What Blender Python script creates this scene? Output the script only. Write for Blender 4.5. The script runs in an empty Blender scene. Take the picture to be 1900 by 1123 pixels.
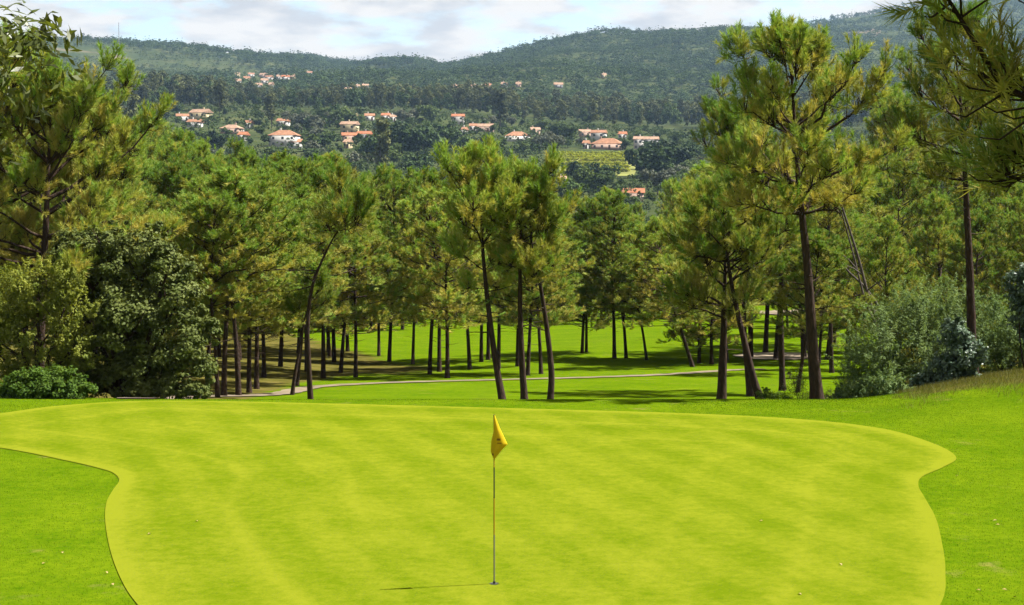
import bpy, math, random
import numpy as np
from mathutils import Vector, geometry

random.seed(7); rng = np.random.default_rng(7)
SC = bpy.context.scene
COL = SC.collection
PI = math.pi

# ---------------------------------------------------------------- camera
FP, CX, CY, HOR = 3000.0, 950.0, 561.5, 330.0      # focal length in photo pixels, photo centre, eye-level row
PITCH = math.atan((CY - HOR) / FP)
CAMH = 5.045
cam = bpy.data.cameras.new('camera'); camo = bpy.data.objects.new('camera', cam); COL.objects.link(camo)
cam.sensor_width = 36; cam.lens = 36 * FP / 1900.0; cam.clip_start = .1; cam.clip_end = 20000
camo.location = (0, 0, CAMH); camo.rotation_euler = (PI / 2 - PITCH, 0, 0)
SC.camera = camo

# ---------------------------------------------------------------- sky, sun, exposure
SUN_EL, SUN_AZ = math.radians(56), math.radians(78)
W = bpy.data.worlds.new('World'); SC.world = W; W.use_nodes = True
nt = W.node_tree; nt.nodes.clear()
def N(t, ty, **kw):
    n = t.nodes.new(ty)
    for k, v in kw.items(): setattr(n, k, v)
    return n
out = N(nt, 'ShaderNodeOutputWorld'); bg = N(nt, 'ShaderNodeBackground'); bg.inputs[1].default_value = .05
sky = N(nt, 'ShaderNodeTexSky', sky_type='NISHITA'); sky.sun_disc = False
sky.sun_elevation = SUN_EL; sky.sun_rotation = SUN_AZ; sky.altitude = 200; sky.air_density = 1.0; sky.dust_density = .7
tc = N(nt, 'ShaderNodeTexCoord'); mp = N(nt, 'ShaderNodeMapping'); mp.inputs['Scale'].default_value = (1, 1, 3.4); mp.inputs['Location'].default_value = (.35, .1, .05)
n1 = N(nt, 'ShaderNodeTexNoise'); n1.inputs['Scale'].default_value = 17; n1.inputs['Detail'].default_value = 7; n1.inputs['Roughness'].default_value = .56
r1 = N(nt, 'ShaderNodeMapRange', interpolation_type='SMOOTHSTEP'); r1.inputs[1].default_value = .34; r1.inputs[2].default_value = .52
n2 = N(nt, 'ShaderNodeTexNoise'); n2.inputs['Scale'].default_value = 24; n2.inputs['Detail'].default_value = 5
cr = N(nt, 'ShaderNodeValToRGB'); cr.color_ramp.elements[0].position = .38; cr.color_ramp.elements[0].color = (3.45, 3.42, 3.4, 1)
cr.color_ramp.elements[1].position = .58; cr.color_ramp.elements[1].color = (5.0, 4.7, 4.3, 1)
mx = N(nt, 'ShaderNodeMix', data_type='RGBA')
L = nt.links.new
L(tc.outputs['Generated'], mp.inputs['Vector']); L(mp.outputs[0], n1.inputs['Vector']); L(mp.outputs[0], n2.inputs['Vector'])
L(n1.outputs[0], r1.inputs[0]); L(n2.outputs[0], cr.inputs[0]); L(r1.outputs[0], mx.inputs[0])
L(sky.outputs[0], mx.inputs[6]); L(cr.outputs[0], mx.inputs[7]); L(mx.outputs[2], bg.inputs[0]); L(bg.outputs[0], out.inputs[0])

sd = Vector((math.sin(SUN_AZ) * math.cos(SUN_EL), math.cos(SUN_AZ) * math.cos(SUN_EL), math.sin(SUN_EL)))
sun = bpy.data.lights.new('sun', 'SUN'); sun.energy = 5.0; sun.angle = math.radians(.53); sun.color = (1, .955, .87)
suno = bpy.data.objects.new('sun', sun); COL.objects.link(suno); suno.rotation_euler = sd.to_track_quat('Z', 'Y').to_euler(); suno.location = (40, 0, 60)
SC.view_settings.view_transform = 'Standard'; SC.view_settings.look = 'None'; SC.view_settings.gamma = 1
SC.view_settings.exposure = 1.9
SC.cycles.use_denoising = True; SC.cycles.denoising_prefilter = 'NONE'; SC.cycles.denoising_input_passes = 'RGB_ALBEDO_NORMAL'
SC.cycles.max_bounces = 6; SC.cycles.diffuse_bounces = 3; SC.cycles.glossy_bounces = 2; SC.cycles.transmission_bounces = 3
SC.cycles.volume_bounces = 0; SC.cycles.transparent_max_bounces = 4

# ---------------------------------------------------------------- pixel helpers
CP, SP = math.cos(PITCH), math.sin(PITCH)
def ray(x, y):
    u, v = (x - CX) / FP, (CY - y) / FP
    return Vector((u, CP + SP * v, -SP + CP * v))
def at(x, y, D):
    d = ray(x, y); return Vector((0, 0, CAMH)) + d * (D / d.y)
def etan(y):                                           # rise per metre of depth of pixel row y
    v = (CY - np.asarray(y, float)) / FP
    return (-SP + CP * v) / (CP + SP * v)
def topix(p):
    q = Vector(p) - Vector((0, 0, CAMH)); f = q.y * CP - q.z * SP; v = q.y * SP + q.z * CP
    return CX + FP * q.x / f, CY - FP * v / f

# ---------------------------------------------------------------- terrain height
_ny = np.array([-60, 0, 6, 12, 16.5, 36.2, 38.5, 44, 52, 65, 85, 130, 150, 165, 200, 300, 400])
_nz = np.array([4.6, 3.4, 2.9, 1.0, 0, 0, -.22, -1.18, -1.98, -3.0, -4.3, -6.66, -7.2, -7.7, -12, -22, -22.])
_ty = np.arange(-60, 400.1, .25); _tz = np.interp(_ty, _ny, _nz)
_k = np.exp(-.5 * (np.arange(-16, 17) * .25 / 1.1) ** 2); _k /= _k.sum()
_tz = np.convolve(np.pad(_tz, 16, mode='edge'), _k, 'valid')
PXC = [-1500, -600, 0, 100, 200, 330, 430, 560, 600, 640, 680, 720, 790, 825, 860, 940, 1000, 1060, 1120, 1200, 1330, 1400, 1540, 1640, 1800, 1900, 2600, 3500]
LAY = [
 (400, None),
 (470, ([-1500, 0, 700, 1200, 3500], [400, 400, 405, 405, 400])),
 (640, ([-1500, 0, 500, 900, 1200, 3500], [300, 300, 308, 330, 333, 320])),
 (820, ([-1500, 0, 400, 700, 1000, 1250, 3500], [236, 236, 248, 258, 272, 282, 270])),
 (990, ([-1500, 0, 300, 700, 900, 1250, 3500], [205, 205, 208, 216, 226, 252, 245])),
 (1250, ([-1500, 0, 300, 700, 1000, 1250, 3500], [190, 190, 190, 195, 205, 228, 225])),
 (1700, ([-1500, 0, 300, 560, 700, 830, 1000, 1250, 1500, 1900, 3500], [140, 140, 148, 160, 170, 172, 150, 150, 135, 130, 130])),
 (2000, ([-1500, 0, 300, 480, 560, 700, 830, 1000, 1250, 1500, 1900, 3500], [106, 106, 114, 128, 140, 150, 155, 118, 110, 112, 112, 110])),
 (2350, ([-1500, 0, 100, 170, 260, 330, 430, 500, 560, 590, 615, 640, 660, 720, 790, 812, 825, 845, 860, 940, 1000, 1060, 1120, 1200, 1260, 1330, 1420, 1540, 1700, 1900, 3500],
         [74, 71, 73, 75, 81, 83, 95, 101, 105, 113, 122, 126, 119, 113, 116, 122, 126, 121, 118, 96, 83, 70, 60, 64, 64, 58, 61, 79, 89, 89, 89])),
 (3300, ([-1500, 300, 520, 560, 600, 640, 690, 900, 1300, 1400, 1480, 1540, 1640, 1700, 1800, 1900, 2600, 3500], [175, 160, 118, 108, 112, 122, 150, 180, 120, 70, 42, 30, 12, 4, -8, -18, -25, -20])),
 (4600, ([-1500, 3500], [260, 260])),
]
def fbm(x, y, s, o=4, seed=0):
    r = np.random.default_rng(100 + seed); v = 0; a = 1
    for i in range(o):
        for k in range(3):
            th, ph = r.uniform(0, 2 * PI, 2); v = v + a * np.sin((x * math.cos(th) + y * math.sin(th)) * s * r.uniform(.7, 1.3) + ph)
        s *= 2.1; a *= .5
    return v / 3
def sstep(a, b, x):
    t = np.clip((x - a) / (b - a), 0, 1); return t * t * (3 - 2 * t)
def HT(X, Y):
    X = np.asarray(X, float); Y = np.asarray(Y, float)
    z = np.interp(np.minimum(Y, 400), _ty, _tz)
    # bank to the right of the green, rising ground beneath the left trees
    z = z + .85 * sstep(7.6, 14.5, X) * sstep(31, 40, Y) * (1 - sstep(46, 60, Y)) + .5 * sstep(7, 16, -X) * sstep(36, 46, Y) * (1 - sstep(60, 110, Y))
    z = z + .35 * fbm(X, Y, .06, 3, 1) * sstep(44, 70, Y) * (1 - sstep(160, 200, Y))
    z = z + .02 * fbm(X, Y, .35, 2, 2) * (1 - sstep(34, 40, Y))
    px = CX + FP * X / np.maximum(Y, 5)
    zf = np.full(z.shape, -22.0); zprev = np.full(z.shape, -22.0)
    for i in range(1, len(LAY)):
        d0, d1 = LAY[i - 1][0], LAY[i][0]
        zc = CAMH + etan(np.interp(px, *LAY[i][1])) * d1
        t = np.clip((Y - d0) / (d1 - d0), 0, 1)
        zf = np.where(Y > d0, zprev + (zc - zprev) * t, zf); zprev = zc
    zf = zf + fbm(X, Y, .0065, 4, 5) * 20 * sstep(1250, 1700, Y) * (1 - .6 * sstep(2000, 2350, Y)) + fbm(X, Y, .03, 3, 6) * 1.0 * sstep(430, 560, Y) * (1 - sstep(950, 1100, Y))
    return np.where(Y > 400, zf, z)
_DS = np.concatenate([np.arange(9, 60, .2), 60 * np.exp(np.arange(0, 4.35, .006))])
def hit(x, y):
    d = ray(x, y); X = d.x / d.y * _DS; Z = CAMH + d.z / d.y * _DS
    below = np.nonzero(Z < HT(X, _DS))[0]
    if not len(below): return None
    i = below[0]; a, b = _DS[max(i - 1, 0)], _DS[i]
    for _ in range(25):
        m = (a + b) / 2
        if CAMH + d.z / d.y * m < HT(d.x / d.y * m, m): b = m
        else: a = m
    return Vector((d.x / d.y * b, b, float(HT(d.x / d.y * b, b))))
def gz(X, Y): return float(HT(X, Y))

# ---------------------------------------------------------------- materials
def newmat(name):
    m = bpy.data.materials.new(name); m.use_nodes = True; t = m.node_tree; t.nodes.clear()
    o = N(t, 'ShaderNodeOutputMaterial'); return m, t, o
def ramp(t, stops):
    r = N(t, 'ShaderNodeValToRGB'); e = r.color_ramp.elements
    while len(e) < len(stops): e.new(.5)
    for k, (p, c) in zip(e, stops): k.position = p; k.color = (*c, 1)
    return r
def foliage(name, c0, c1, trans=.38, rough=.6, spec=.07, vary=.25, tcol=(1.25, 1.2, .55)):
    """leaf material: colour runs c0..c1 with the per-leaf 'tone' attribute, brightness varies a little per plant"""
    m, t, o = newmat(name); l = t.links.new
    a = N(t, 'ShaderNodeAttribute', attribute_name='tone'); mix = N(t, 'ShaderNodeMix', data_type='RGBA')
    mix.inputs[6].default_value = (*c0, 1); mix.inputs[7].default_value = (*c1, 1)
    oi = N(t, 'ShaderNodeObjectInfo'); hs = N(t, 'ShaderNodeHueSaturation'); mr = N(t, 'ShaderNodeMapRange')
    mr.inputs[3].default_value = 1 - vary; mr.inputs[4].default_value = 1 + vary
    mh = N(t, 'ShaderNodeMapRange'); mh.inputs[3].default_value = .512; mh.inputs[4].default_value = .488
    l(a.outputs['Fac'], mix.inputs[0]); l(oi.outputs['Random'], mr.inputs[0]); l(oi.outputs['Random'], mh.inputs[0])
    l(mix.outputs[2], hs.inputs['Color']); l(mr.outputs[0], hs.inputs['Value']); l(mh.outputs[0], hs.inputs['Hue'])
    p = N(t, 'ShaderNodeBsdfPrincipled'); p.inputs['Roughness'].default_value = rough; p.inputs['Specular IOR Level'].default_value = spec
    tr = N(t, 'ShaderNodeBsdfTranslucent'); tm = N(t, 'ShaderNodeMix', data_type='RGBA', blend_type='MULTIPLY'); tm.inputs[0].default_value = 1
    tm.inputs[7].default_value = (*tcol, 1); ms = N(t, 'ShaderNodeMixShader'); ms.inputs[0].default_value = trans
    l(hs.outputs[0], p.inputs['Base Color']); l(hs.outputs[0], tm.inputs[6]); l(tm.outputs[2], tr.inputs[0])
    l(p.outputs[0], ms.inputs[1]); l(tr.outputs[0], ms.inputs[2]); l(ms.outputs[0], o.inputs[0])
    return m
def plain(name, col, rough=.8, spec=.3, noise=None, bump=0, metal=0):
    m, t, o = newmat(name); l = t.links.new
    p = N(t, 'ShaderNodeBsdfPrincipled'); p.inputs['Base Color'].default_value = (*col, 1); p.inputs['Roughness'].default_value = rough
    p.inputs['Specular IOR Level'].default_value = spec; p.inputs['Metallic'].default_value = metal; l(p.outputs[0], o.inputs[0])
    if noise:
        sc, amt = noise; c = N(t, 'ShaderNodeTexCoord'); n = N(t, 'ShaderNodeTexNoise'); n.inputs['Scale'].default_value = sc; n.inputs['Detail'].default_value = 6
        lo = tuple(x * (1 - amt) for x in col); hi = tuple(min(1, x * (1 + amt)) for x in col); r = ramp(t, [(.3, lo), (.7, hi)])
        l(c.outputs['Object'], n.inputs['Vector']); l(n.outputs[0], r.inputs[0]); l(r.outputs[0], p.inputs['Base Color'])
        if bump:
            b = N(t, 'ShaderNodeBump'); b.inputs['Strength'].default_value = bump; l(n.outputs[0], b.inputs['Height']); l(b.outputs[0], p.inputs['Normal'])
    return m
M = {}
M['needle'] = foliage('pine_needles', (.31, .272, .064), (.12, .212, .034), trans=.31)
M['oak'] = foliage('cork_oak_leaves', (.055, .074, .016), (.10, .116, .030), trans=.22, vary=.05)
M['wattle'] = foliage('wattle_leaves', (.13, .155, .026), (.21, .215, .036), trans=.38, vary=.05)
M['bright'] = foliage('bright_bush_leaves', (0.04995, 0.09435, 0.0111), (0.09435, 0.1443, 0.0222), trans=.4, vary=.08)
M['broom'] = foliage('broom_leaves', (.085, .135, .045), (.14, .19, .065), trans=.35, vary=.08)
M['euc'] = foliage('young_eucalyptus_leaves', (.04, .075, .045), (.085, .125, .08), trans=.25, spec=.3, rough=.45, vary=.08)
M['laurel'] = foliage('laurel_leaves', (0.04144, 0.0592, 0.01184), (0.09472, 0.1125, 0.02368), trans=.4, spec=.3, rough=.4, vary=.05)
M['twig'] = foliage('dry_twig_leaves', (0.06216, 0.06216, 0.03108), (0.0777, 0.08288, 0.03626), trans=.3, vary=.05)
M['far_dark'] = foliage('far_forest_leaves', (.020, .042, .010), (.044, .070, .016), trans=.2, vary=.5)
M['far_eucalyptus'] = foliage('far_eucalyptus_leaves', (.036, .047, .015), (.072, .080, .027), trans=.2, vary=.5)
M['far_light'] = foliage('far_plantation_leaves', (.032, .052, .017), (.052, .074, .023), trans=.25, vary=.35)
M['village_green'] = foliage('village_tree_leaves', (0.0333, 0.0555, 0.01388), (0.0555, 0.08325, 0.0222), trans=.3, vary=.35)
M['olive'] = foliage('olive_tree_leaves', (0.05772, 0.0666, 0.04218), (0.07992, 0.08658, 0.0555), trans=.15, vary=.2)
M['vine'] = foliage('vine_leaves', (0.1924, 0.2368, 0.0148), (0.2664, 0.2812, 0.0222), trans=.45, vary=.1)
M['grass'] = foliage('rough_grass_blades', (.036, .070, .0015), (.062, .094, .004), trans=.3, vary=0, spec=.0)
M['drygrass'] = foliage('dry_bank_grass_blades', (.062, .075, .014), (.12, .105, .035), trans=.3, vary=0)
M['trunk_far'] = plain('pale_far_trunk', (0.05328, 0.03996, 0.03108))
M['iron'] = plain('mast_steel', (0.1865, 0.1776, 0.1776), .5, .5)
M['white'] = plain('white_render', (0.3579, 0.3487, 0.3303), .85, .2, (.4, .06))
M['cream'] = plain('cream_render', (0.3197, 0.2664, 0.1598), .85, .2, (.4, .06))
M['pink'] = plain('pink_render', (0.2664, 0.1865, 0.1465), .85, .2, (.4, .06))
M['grey'] = plain('grey_render', (0.1865, 0.1865, 0.1865), .85, .2, (.4, .06))
M['roof'] = plain('terracotta_roof', (.195, .095, .052), .85, .2, (.8, .3))
M['roof_pale'] = plain('pale_terracotta_roof', (.215, .135, .09), .85, .2, (.8, .3))
M['roof_red'] = plain('red_terracotta_roof', (.215, .082, .038), .85, .2, (.8, .3))
M['glass'] = plain('dark_window_glass', (.03, .035, .045), .15, .6)
M['wood'] = plain('brown_door_wood', (.10, .05, .03), .6, .3)
M['path'] = plain('pale_gravel_path', (.125, .10, .068), .95, .1, (2.5, .25), .2)
M['sand'] = plain('bunker_sand', (0.1872, 0.1506, 0.1058), .95, .1, (3, .08), .2)
M['black'] = plain('black_fibreglass', (.02, .02, .022), .4, .4)
M['yellow_stick'] = plain('yellow_fibreglass', (0.2753, 0.1776, 0.00888), .4, .4)
M['grey_stick'] = plain('grey_fibreglass', (.14, .13, .11), .4, .4)
M['cup'] = plain('cup_liner', (.03, .03, .03), .6, .3)
M['leafpale'] = plain('dry_leaf', (0.222, 0.1598, 0.07992), .8, .2)

def bark(name, c0, c1):
    m, t, o = newmat(name); l = t.links.new
    c = N(t, 'ShaderNodeTexCoord'); mp = N(t, 'ShaderNodeMapping'); mp.inputs['Scale'].default_value = (9, 9, 2.2)
    v = N(t, 'ShaderNodeTexVoronoi', feature='DISTANCE_TO_EDGE'); v.inputs['Scale'].default_value = 1.6
    n = N(t, 'ShaderNodeTexNoise'); n.inputs['Scale'].default_value = 2.2; n.inputs['Detail'].default_value = 6
    ad = N(t, 'ShaderNodeMath', operation='MULTIPLY_ADD'); ad.inputs[1].default_value = .7
    r = ramp(t, [(.25, c0), (.85, c1)]); p = N(t, 'ShaderNodeBsdfPrincipled'); p.inputs['Roughness'].default_value = .9; p.inputs['Specular IOR Level'].default_value = .15
    b = N(t, 'ShaderNodeBump'); b.inputs['Strength'].default_value = .8; b.inputs['Distance'].default_value = .03
    l(c.outputs['Object'], mp.inputs[0]); l(mp.outputs[0], v.inputs['Vector']); l(mp.outputs[0], n.inputs['Vector'])
    l(v.outputs['Distance'], ad.inputs[0]); l(n.outputs[0], ad.inputs[2]); l(ad.outputs[0], r.inputs[0]); l(ad.outputs[0], b.inputs['Height'])
    l(r.outputs[0], p.inputs['Base Color']); l(b.outputs[0], p.inputs['Normal']); l(p.outputs[0], o.inputs[0]); return m
M['bark'] = bark('pine_bark', (0.0111, 0.00666, 0.00481), (0.04255, 0.02516, 0.01665))
M['barkgrey'] = bark('dead_bark', (0.0222, 0.0185, 0.01665), (0.0814, 0.0666, 0.0555))

def turf(name, dark, light, straw, attr=None, s1=.55, fine=5.5, strawlo=.62):
    """mown grass: broad mottling, fine blotches and a little straw; attr = mowing-pass attribute that lightens a touch"""
    m, t, o = newmat(name); l = t.links.new
    c = N(t, 'ShaderNodeTexCoord')
    def noise(s, d, rgh=.6):
        n = N(t, 'ShaderNodeTexNoise'); n.inputs['Scale'].default_value = s; n.inputs['Detail'].default_value = d; n.inputs['Roughness'].default_value = rgh
        l(c.outputs['Object'], n.inputs['Vector']); return n
    a = noise(s1, 5, .65); f = noise(fine, 4, .7); g = noise(.9, 6, .7); h = noise(26, 3, .7)
    mm = N(t, 'ShaderNodeMath', operation='MULTIPLY_ADD'); mm.inputs[1].default_value = .62; l(f.outputs[0], mm.inputs[0])
    m2 = N(t, 'ShaderNodeMath', operation='MULTIPLY_ADD'); m2.inputs[1].default_value = .55; l(a.outputs[0], m2.inputs[0]); l(mm.outputs[0], m2.inputs[2]); mm.inputs[2].default_value = -.02
    m3 = N(t, 'ShaderNodeMath', operation='MULTIPLY_ADD'); m3.inputs[1].default_value = .34; l(h.outputs[0], m3.inputs[0]); l(m2.outputs[0], m3.inputs[2])
    last = m3.outputs[0]
    if attr:
        at_ = N(t, 'ShaderNodeAttribute', attribute_name=attr); ma = N(t, 'ShaderNodeMath', operation='ADD'); l(at_.outputs['Fac'], ma.inputs[0]); l(last, ma.inputs[1]); last = ma.outputs[0]
    r = ramp(t, [(.56, dark), (.93, light)]); l(last, r.inputs[0])
    sr = N(t, 'ShaderNodeMapRange', interpolation_type='SMOOTHSTEP'); sr.inputs[1].default_value = strawlo; sr.inputs[2].default_value = strawlo + .16; l(g.outputs[0], sr.inputs[0])
    sm = N(t, 'ShaderNodeMath', operation='MULTIPLY'); sm.inputs[1].default_value = .75; l(sr.outputs[0], sm.inputs[0])
    x = N(t, 'ShaderNodeMix', data_type='RGBA'); l(sm.outputs[0], x.inputs[0]); l(r.outputs[0], x.inputs[6]); x.inputs[7].default_value = (*straw, 1)
    p = N(t, 'ShaderNodeBsdfPrincipled'); p.inputs['Roughness'].default_value = .85; p.inputs['Specular IOR Level'].default_value = .0
    p.inputs['Sheen Weight'].default_value = .0
    b = N(t, 'ShaderNodeBump'); b.inputs['Strength'].default_value = .35; b.inputs['Distance'].default_value = .02; l(h.outputs[0], b.inputs['Height'])
    l(b.outputs[0], p.inputs['Normal']); l(x.outputs[2], p.inputs['Base Color']); l(p.outputs[0], o.inputs[0]); return m, t, x, p
M['green'] = turf('putting_green_turf', (.060, .088, .0022), (.108, .124, .0075), (.13, .12, .03), 'mow', strawlo=.73)[0]

# ground: fairway turf, forest litter, dry bank, far scrub, chosen by painted-in zone attributes
gm, gt, gx, gp = turf('fairway_and_wild_ground', (.030, .066, .0008), (.078, .112, .003), (.12, .105, .03), strawlo=.585)
def zone(t, attr, stops, sc, prev):
    l = t.links.new; a = N(t, 'ShaderNodeAttribute', attribute_name=attr); c = N(t, 'ShaderNodeTexCoord'); n = N(t, 'ShaderNodeTexNoise')
    n.inputs['Scale'].default_value = sc; n.inputs['Detail'].default_value = 7; n.inputs['Roughness'].default_value = .65; l(c.outputs['Object'], n.inputs['Vector'])
    r = ramp(t, stops); l(n.outputs[0], r.inputs[0])
    ad = N(t, 'ShaderNodeMath', operation='MULTIPLY_ADD'); ad.inputs[1].default_value = .9; ad.inputs[2].default_value = -.45; l(n.outputs[0], ad.inputs[0])
    sm = N(t, 'ShaderNodeMath', operation='ADD'); l(a.outputs['Fac'], sm.inputs[0]); l(ad.outputs[0], sm.inputs[1])
    mr = N(t, 'ShaderNodeMapRange', interpolation_type='SMOOTHSTEP'); mr.inputs[1].default_value = .35; mr.inputs[2].default_value = .65; l(sm.outputs[0], mr.inputs[0])
    x = N(t, 'ShaderNodeMix', data_type='RGBA'); l(mr.outputs[0], x.inputs[0]); l(prev, x.inputs[6]); l(r.outputs[0], x.inputs[7]); return x.outputs[2]
pv = zone(gt, 'litter', [(.3, (0.02664, 0.02442, 0.00666)), (.5, (0.05772, 0.05328, 0.0111)), (.7, (0.0888, 0.07104, 0.0222))], .6, gx.outputs[2])
pv = zone(gt, 'wild', [(.3, (0.0185, 0.02775, 0.0111)), (.5, (0.03145, 0.0407, 0.0148)), (.68, (0.0518, 0.0555, 0.0222))], .035, pv)
pv = zone(gt, 'bare', [(.3, (.085, .068, .045)), (.7, (.115, .09, .06))], .02, pv)
gt.links.new(pv, gp.inputs['Base Color']); M['ground'] = gm

# ---------------------------------------------------------------- mesh helpers
def mesh_np(name, V, F, mat=None, smooth=False, attrs=None):
    V = np.asarray(V, np.float32).reshape(-1, 3); F = np.asarray(F, np.int32); k = F.shape[1]
    me = bpy.data.meshes.new(name); me.vertices.add(len(V)); me.vertices.foreach_set('co', V.ravel())
    me.loops.add(F.size); me.loops.foreach_set('vertex_index', F.ravel()); me.polygons.add(len(F))
    me.polygons.foreach_set('loop_start', np.arange(0, F.size, k, dtype=np.int32))
    if smooth: me.polygons.foreach_set('use_smooth', np.ones(len(F), bool))
    for n, a in (attrs or {}).items():
        at_ = me.attributes.new(n, 'FLOAT', 'POINT'); at_.data.foreach_set('value', np.asarray(a, np.float32))
    me.update(calc_edges=True)
    if mat: me.materials.append(M[mat] if isinstance(mat, str) else mat)
    return me
class MB:
    """collects triangle/quad pieces of one part (all as quads; a triangle repeats its last corner as a thin tube would not)"""
    def __init__(s): s.v = []; s.f = []; s.n = 0
    def add(s, V, F):
        V = np.asarray(V, float).reshape(-1, 3); F = np.asarray(F, int); s.v.append(V); s.f.append(F + s.n); s.n += len(V)
    def tube(s, P, R, sides=8, wob=0, seed=0):
        P = np.asarray([tuple(p) for p in P], float); R = np.asarray(R, float); n = len(P)
        T = np.gradient(P, axis=0); T /= np.linalg.norm(T, axis=1)[:, None] + 1e-9
        ref = np.array([1., 0, 0]) if abs(T[0, 0]) < .8 else np.array([0, 1., 0])
        A = np.cross(T, ref); A /= np.linalg.norm(A, axis=1)[:, None] + 1e-9; B = np.cross(T, A)
        th = np.arange(sides) / sides * 2 * PI
        r = R[:, None] * np.ones(sides)
        if wob: r = r * (1 + wob * np.random.default_rng(seed).uniform(-1, 1, (n, sides)))
        V = P[:, None] + r[..., None] * (np.cos(th)[None, :, None] * A[:, None] + np.sin(th)[None, :, None] * B[:, None])
        i = np.arange(n - 1)[:, None] * sides; j = np.arange(sides)[None]; j2 = (j + 1) % sides
        s.add(V, np.stack([i + j, i + j2, i + sides + j2, i + sides + j], -1).reshape(-1, 4))
    def box(s, c, d, yaw=0):
        c = np.array(c, float); h = np.array(d, float) / 2
        q = np.array([[x, y, z] for z in (-1, 1) for y in (-1, 1) for x in (-1, 1)], float) * h
        cs, sn = math.cos(yaw), math.sin(yaw); q = np.stack([q[:, 0] * cs - q[:, 1] * sn, q[:, 0] * sn + q[:, 1] * cs, q[:, 2]], 1) + c
        s.add(q, [[0, 2, 3, 1], [4, 5, 7, 6], [0, 1, 5, 4], [2, 6, 7, 3], [0, 4, 6, 2], [1, 3, 7, 5]])
    def mesh(s, name, mat, smooth=False): return mesh_np(name, np.concatenate(s.v), np.concatenate(s.f), mat, smooth)
def link(name, me, parent=None, loc=None, rot=None, scale=None):
    o = bpy.data.objects.new(name, me); COL.objects.link(o)
    if parent is not None: o.parent = parent
    if loc is not None: o.location = loc
    if rot is not None: o.rotation_euler = rot
    if scale is not None: o.scale = scale
    return o
def tag(o, label, cat=None, group=None, kind=None):
    o['label'] = label
    if cat: o['category'] = cat
    if group: o['group'] = group
    if kind: o['kind'] = kind
    return o
def thing(name, label, cat, loc=(0, 0, 0), group=None, rot=None, scale=None):
    return tag(link(name, None, None, loc, rot, scale), label, cat, group)

# ---------------------------------------------------------------- the ground sheet
rows = np.concatenate([np.arange(-25, 62, .45), 62 * np.exp(np.arange(0, math.log(4600 / 62) + .008, .0105))])
us = np.linspace(-.78, .78, 330); us = us * (.55 + .45 * np.abs(us) / .78)
GX = us[None] * (rows[:, None] + 30); GY = np.repeat(rows[:, None], len(us), 1); GZ = HT(GX, GY)
PXg = CX + FP * GX / np.maximum(GY, 5)
# left wood floor starts left of a line running down-range; fairway stays clear
woodline = np.interp(GY, [36, 45, 60, 75, 90, 110, 150, 170], [180, 440, 560, 760, 700, 560, 500, 480])
litter = sstep(-60, 60, woodline - PXg) * sstep(37, 42, GY) * .75
litter = np.maximum(litter, .62 * np.exp(-((PXg - 700) / 160) ** 2 - ((GY - 75) / 9) ** 2) * 1.3)
litter = np.maximum(litter, sstep(1600, 1720, PXg) * sstep(35.5, 38, GY) * .6)
litter = np.maximum(litter, sstep(1520, 1600, PXg) * sstep(41, 46, GY) * .7 * (1 - sstep(62, 75, GY)))
litter = np.maximum(litter, .45 * np.exp(-((PXg - 905) / 60) ** 2 - ((GY - 49) / 2.5) ** 2))
litter = np.maximum(litter, .8 * sstep(150, 156, GY))
wild = sstep(160, 175, GY)
bare = np.zeros_like(GX)
def patch(x0, x1, y0, y1, a=.95):
    """zone strip on the far slopes, given by picture rows that are laid on the terrain"""
    p0, p1 = hit((x0 + x1) / 2, y1), hit((x0 + x1) / 2, y0)
    if p0 is None or p1 is None: return
    np.maximum(bare, a * sstep(x0 - 8, x0 + 8, PXg) * (1 - sstep(x1 - 8, x1 + 8, PXg)) * sstep(p0.y - 25, p0.y + 5, GY) * (1 - sstep(p1.y - 5, p1.y + 25, GY)), out=bare)
patch(100, 262, 94, 99, .55); patch(1565, 1625, 56, 66); patch(215, 235, 106, 112, .8)
ni, nj = GX.shape; I = np.arange(ni * nj).reshape(ni, nj)
F = np.stack([I[:-1, :-1], I[:-1, 1:], I[1:, 1:], I[1:, :-1]], -1).reshape(-1, 4)
g = link('ground', mesh_np('ground', np.stack([GX, GY, GZ], -1), F, 'ground', True, {'litter': litter.ravel(), 'wild': wild.ravel(), 'bare': bare.ravel()}))
tag(g, 'rolling grass ground running from the fairway to the far hills', kind='structure')

# ---------------------------------------------------------------- putting green
def spline(P, n=8):
    P = [Vector(p) for p in P]; R = []
    for i in range(len(P) - 1):
        a, b, c, d = P[max(i - 1, 0)], P[i], P[i + 1], P[min(i + 2, len(P) - 1)]
        for k in range(n):
            t = k / n; R.append(.5 * ((2 * b) + (c - a) * t + (2 * a - 5 * b + 4 * c - d) * t * t + (3 * b - a - 3 * c + d) * t ** 3))
    return R + [P[-1]]
GB = [(-160, 815), (0, 832), (120, 855), (188, 871), (212, 880), (221, 893), (210, 910), (198, 932), (195, 965), (204, 1020), (224, 1075), (255, 1123), (340, 1205), (620, 1320), (1000, 1340),
      (1400, 1310), (1660, 1215), (1745, 1123), (1754, 1060), (1748, 1010), (1736, 962), (1716, 925), (1704, 902), (1712, 885), (1752, 867), (1774, 849), (1732, 824), (1640, 797), (1500, 780), (1300, 769),
      (950, 758.5), (600, 749.5), (300, 744.5), (130, 752), (0, 768), (-160, 790)]
gpts = [hit(x, y) for x, y in GB]
gpoly = [Vector((p.x, p.y)) for p in spline([(p.x, p.y, 0) for p in gpts] + [(gpts[0].x, gpts[0].y, 0)], 9)][:-1]
GPL = np.array([(p.x, p.y) for p in gpoly])
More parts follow.
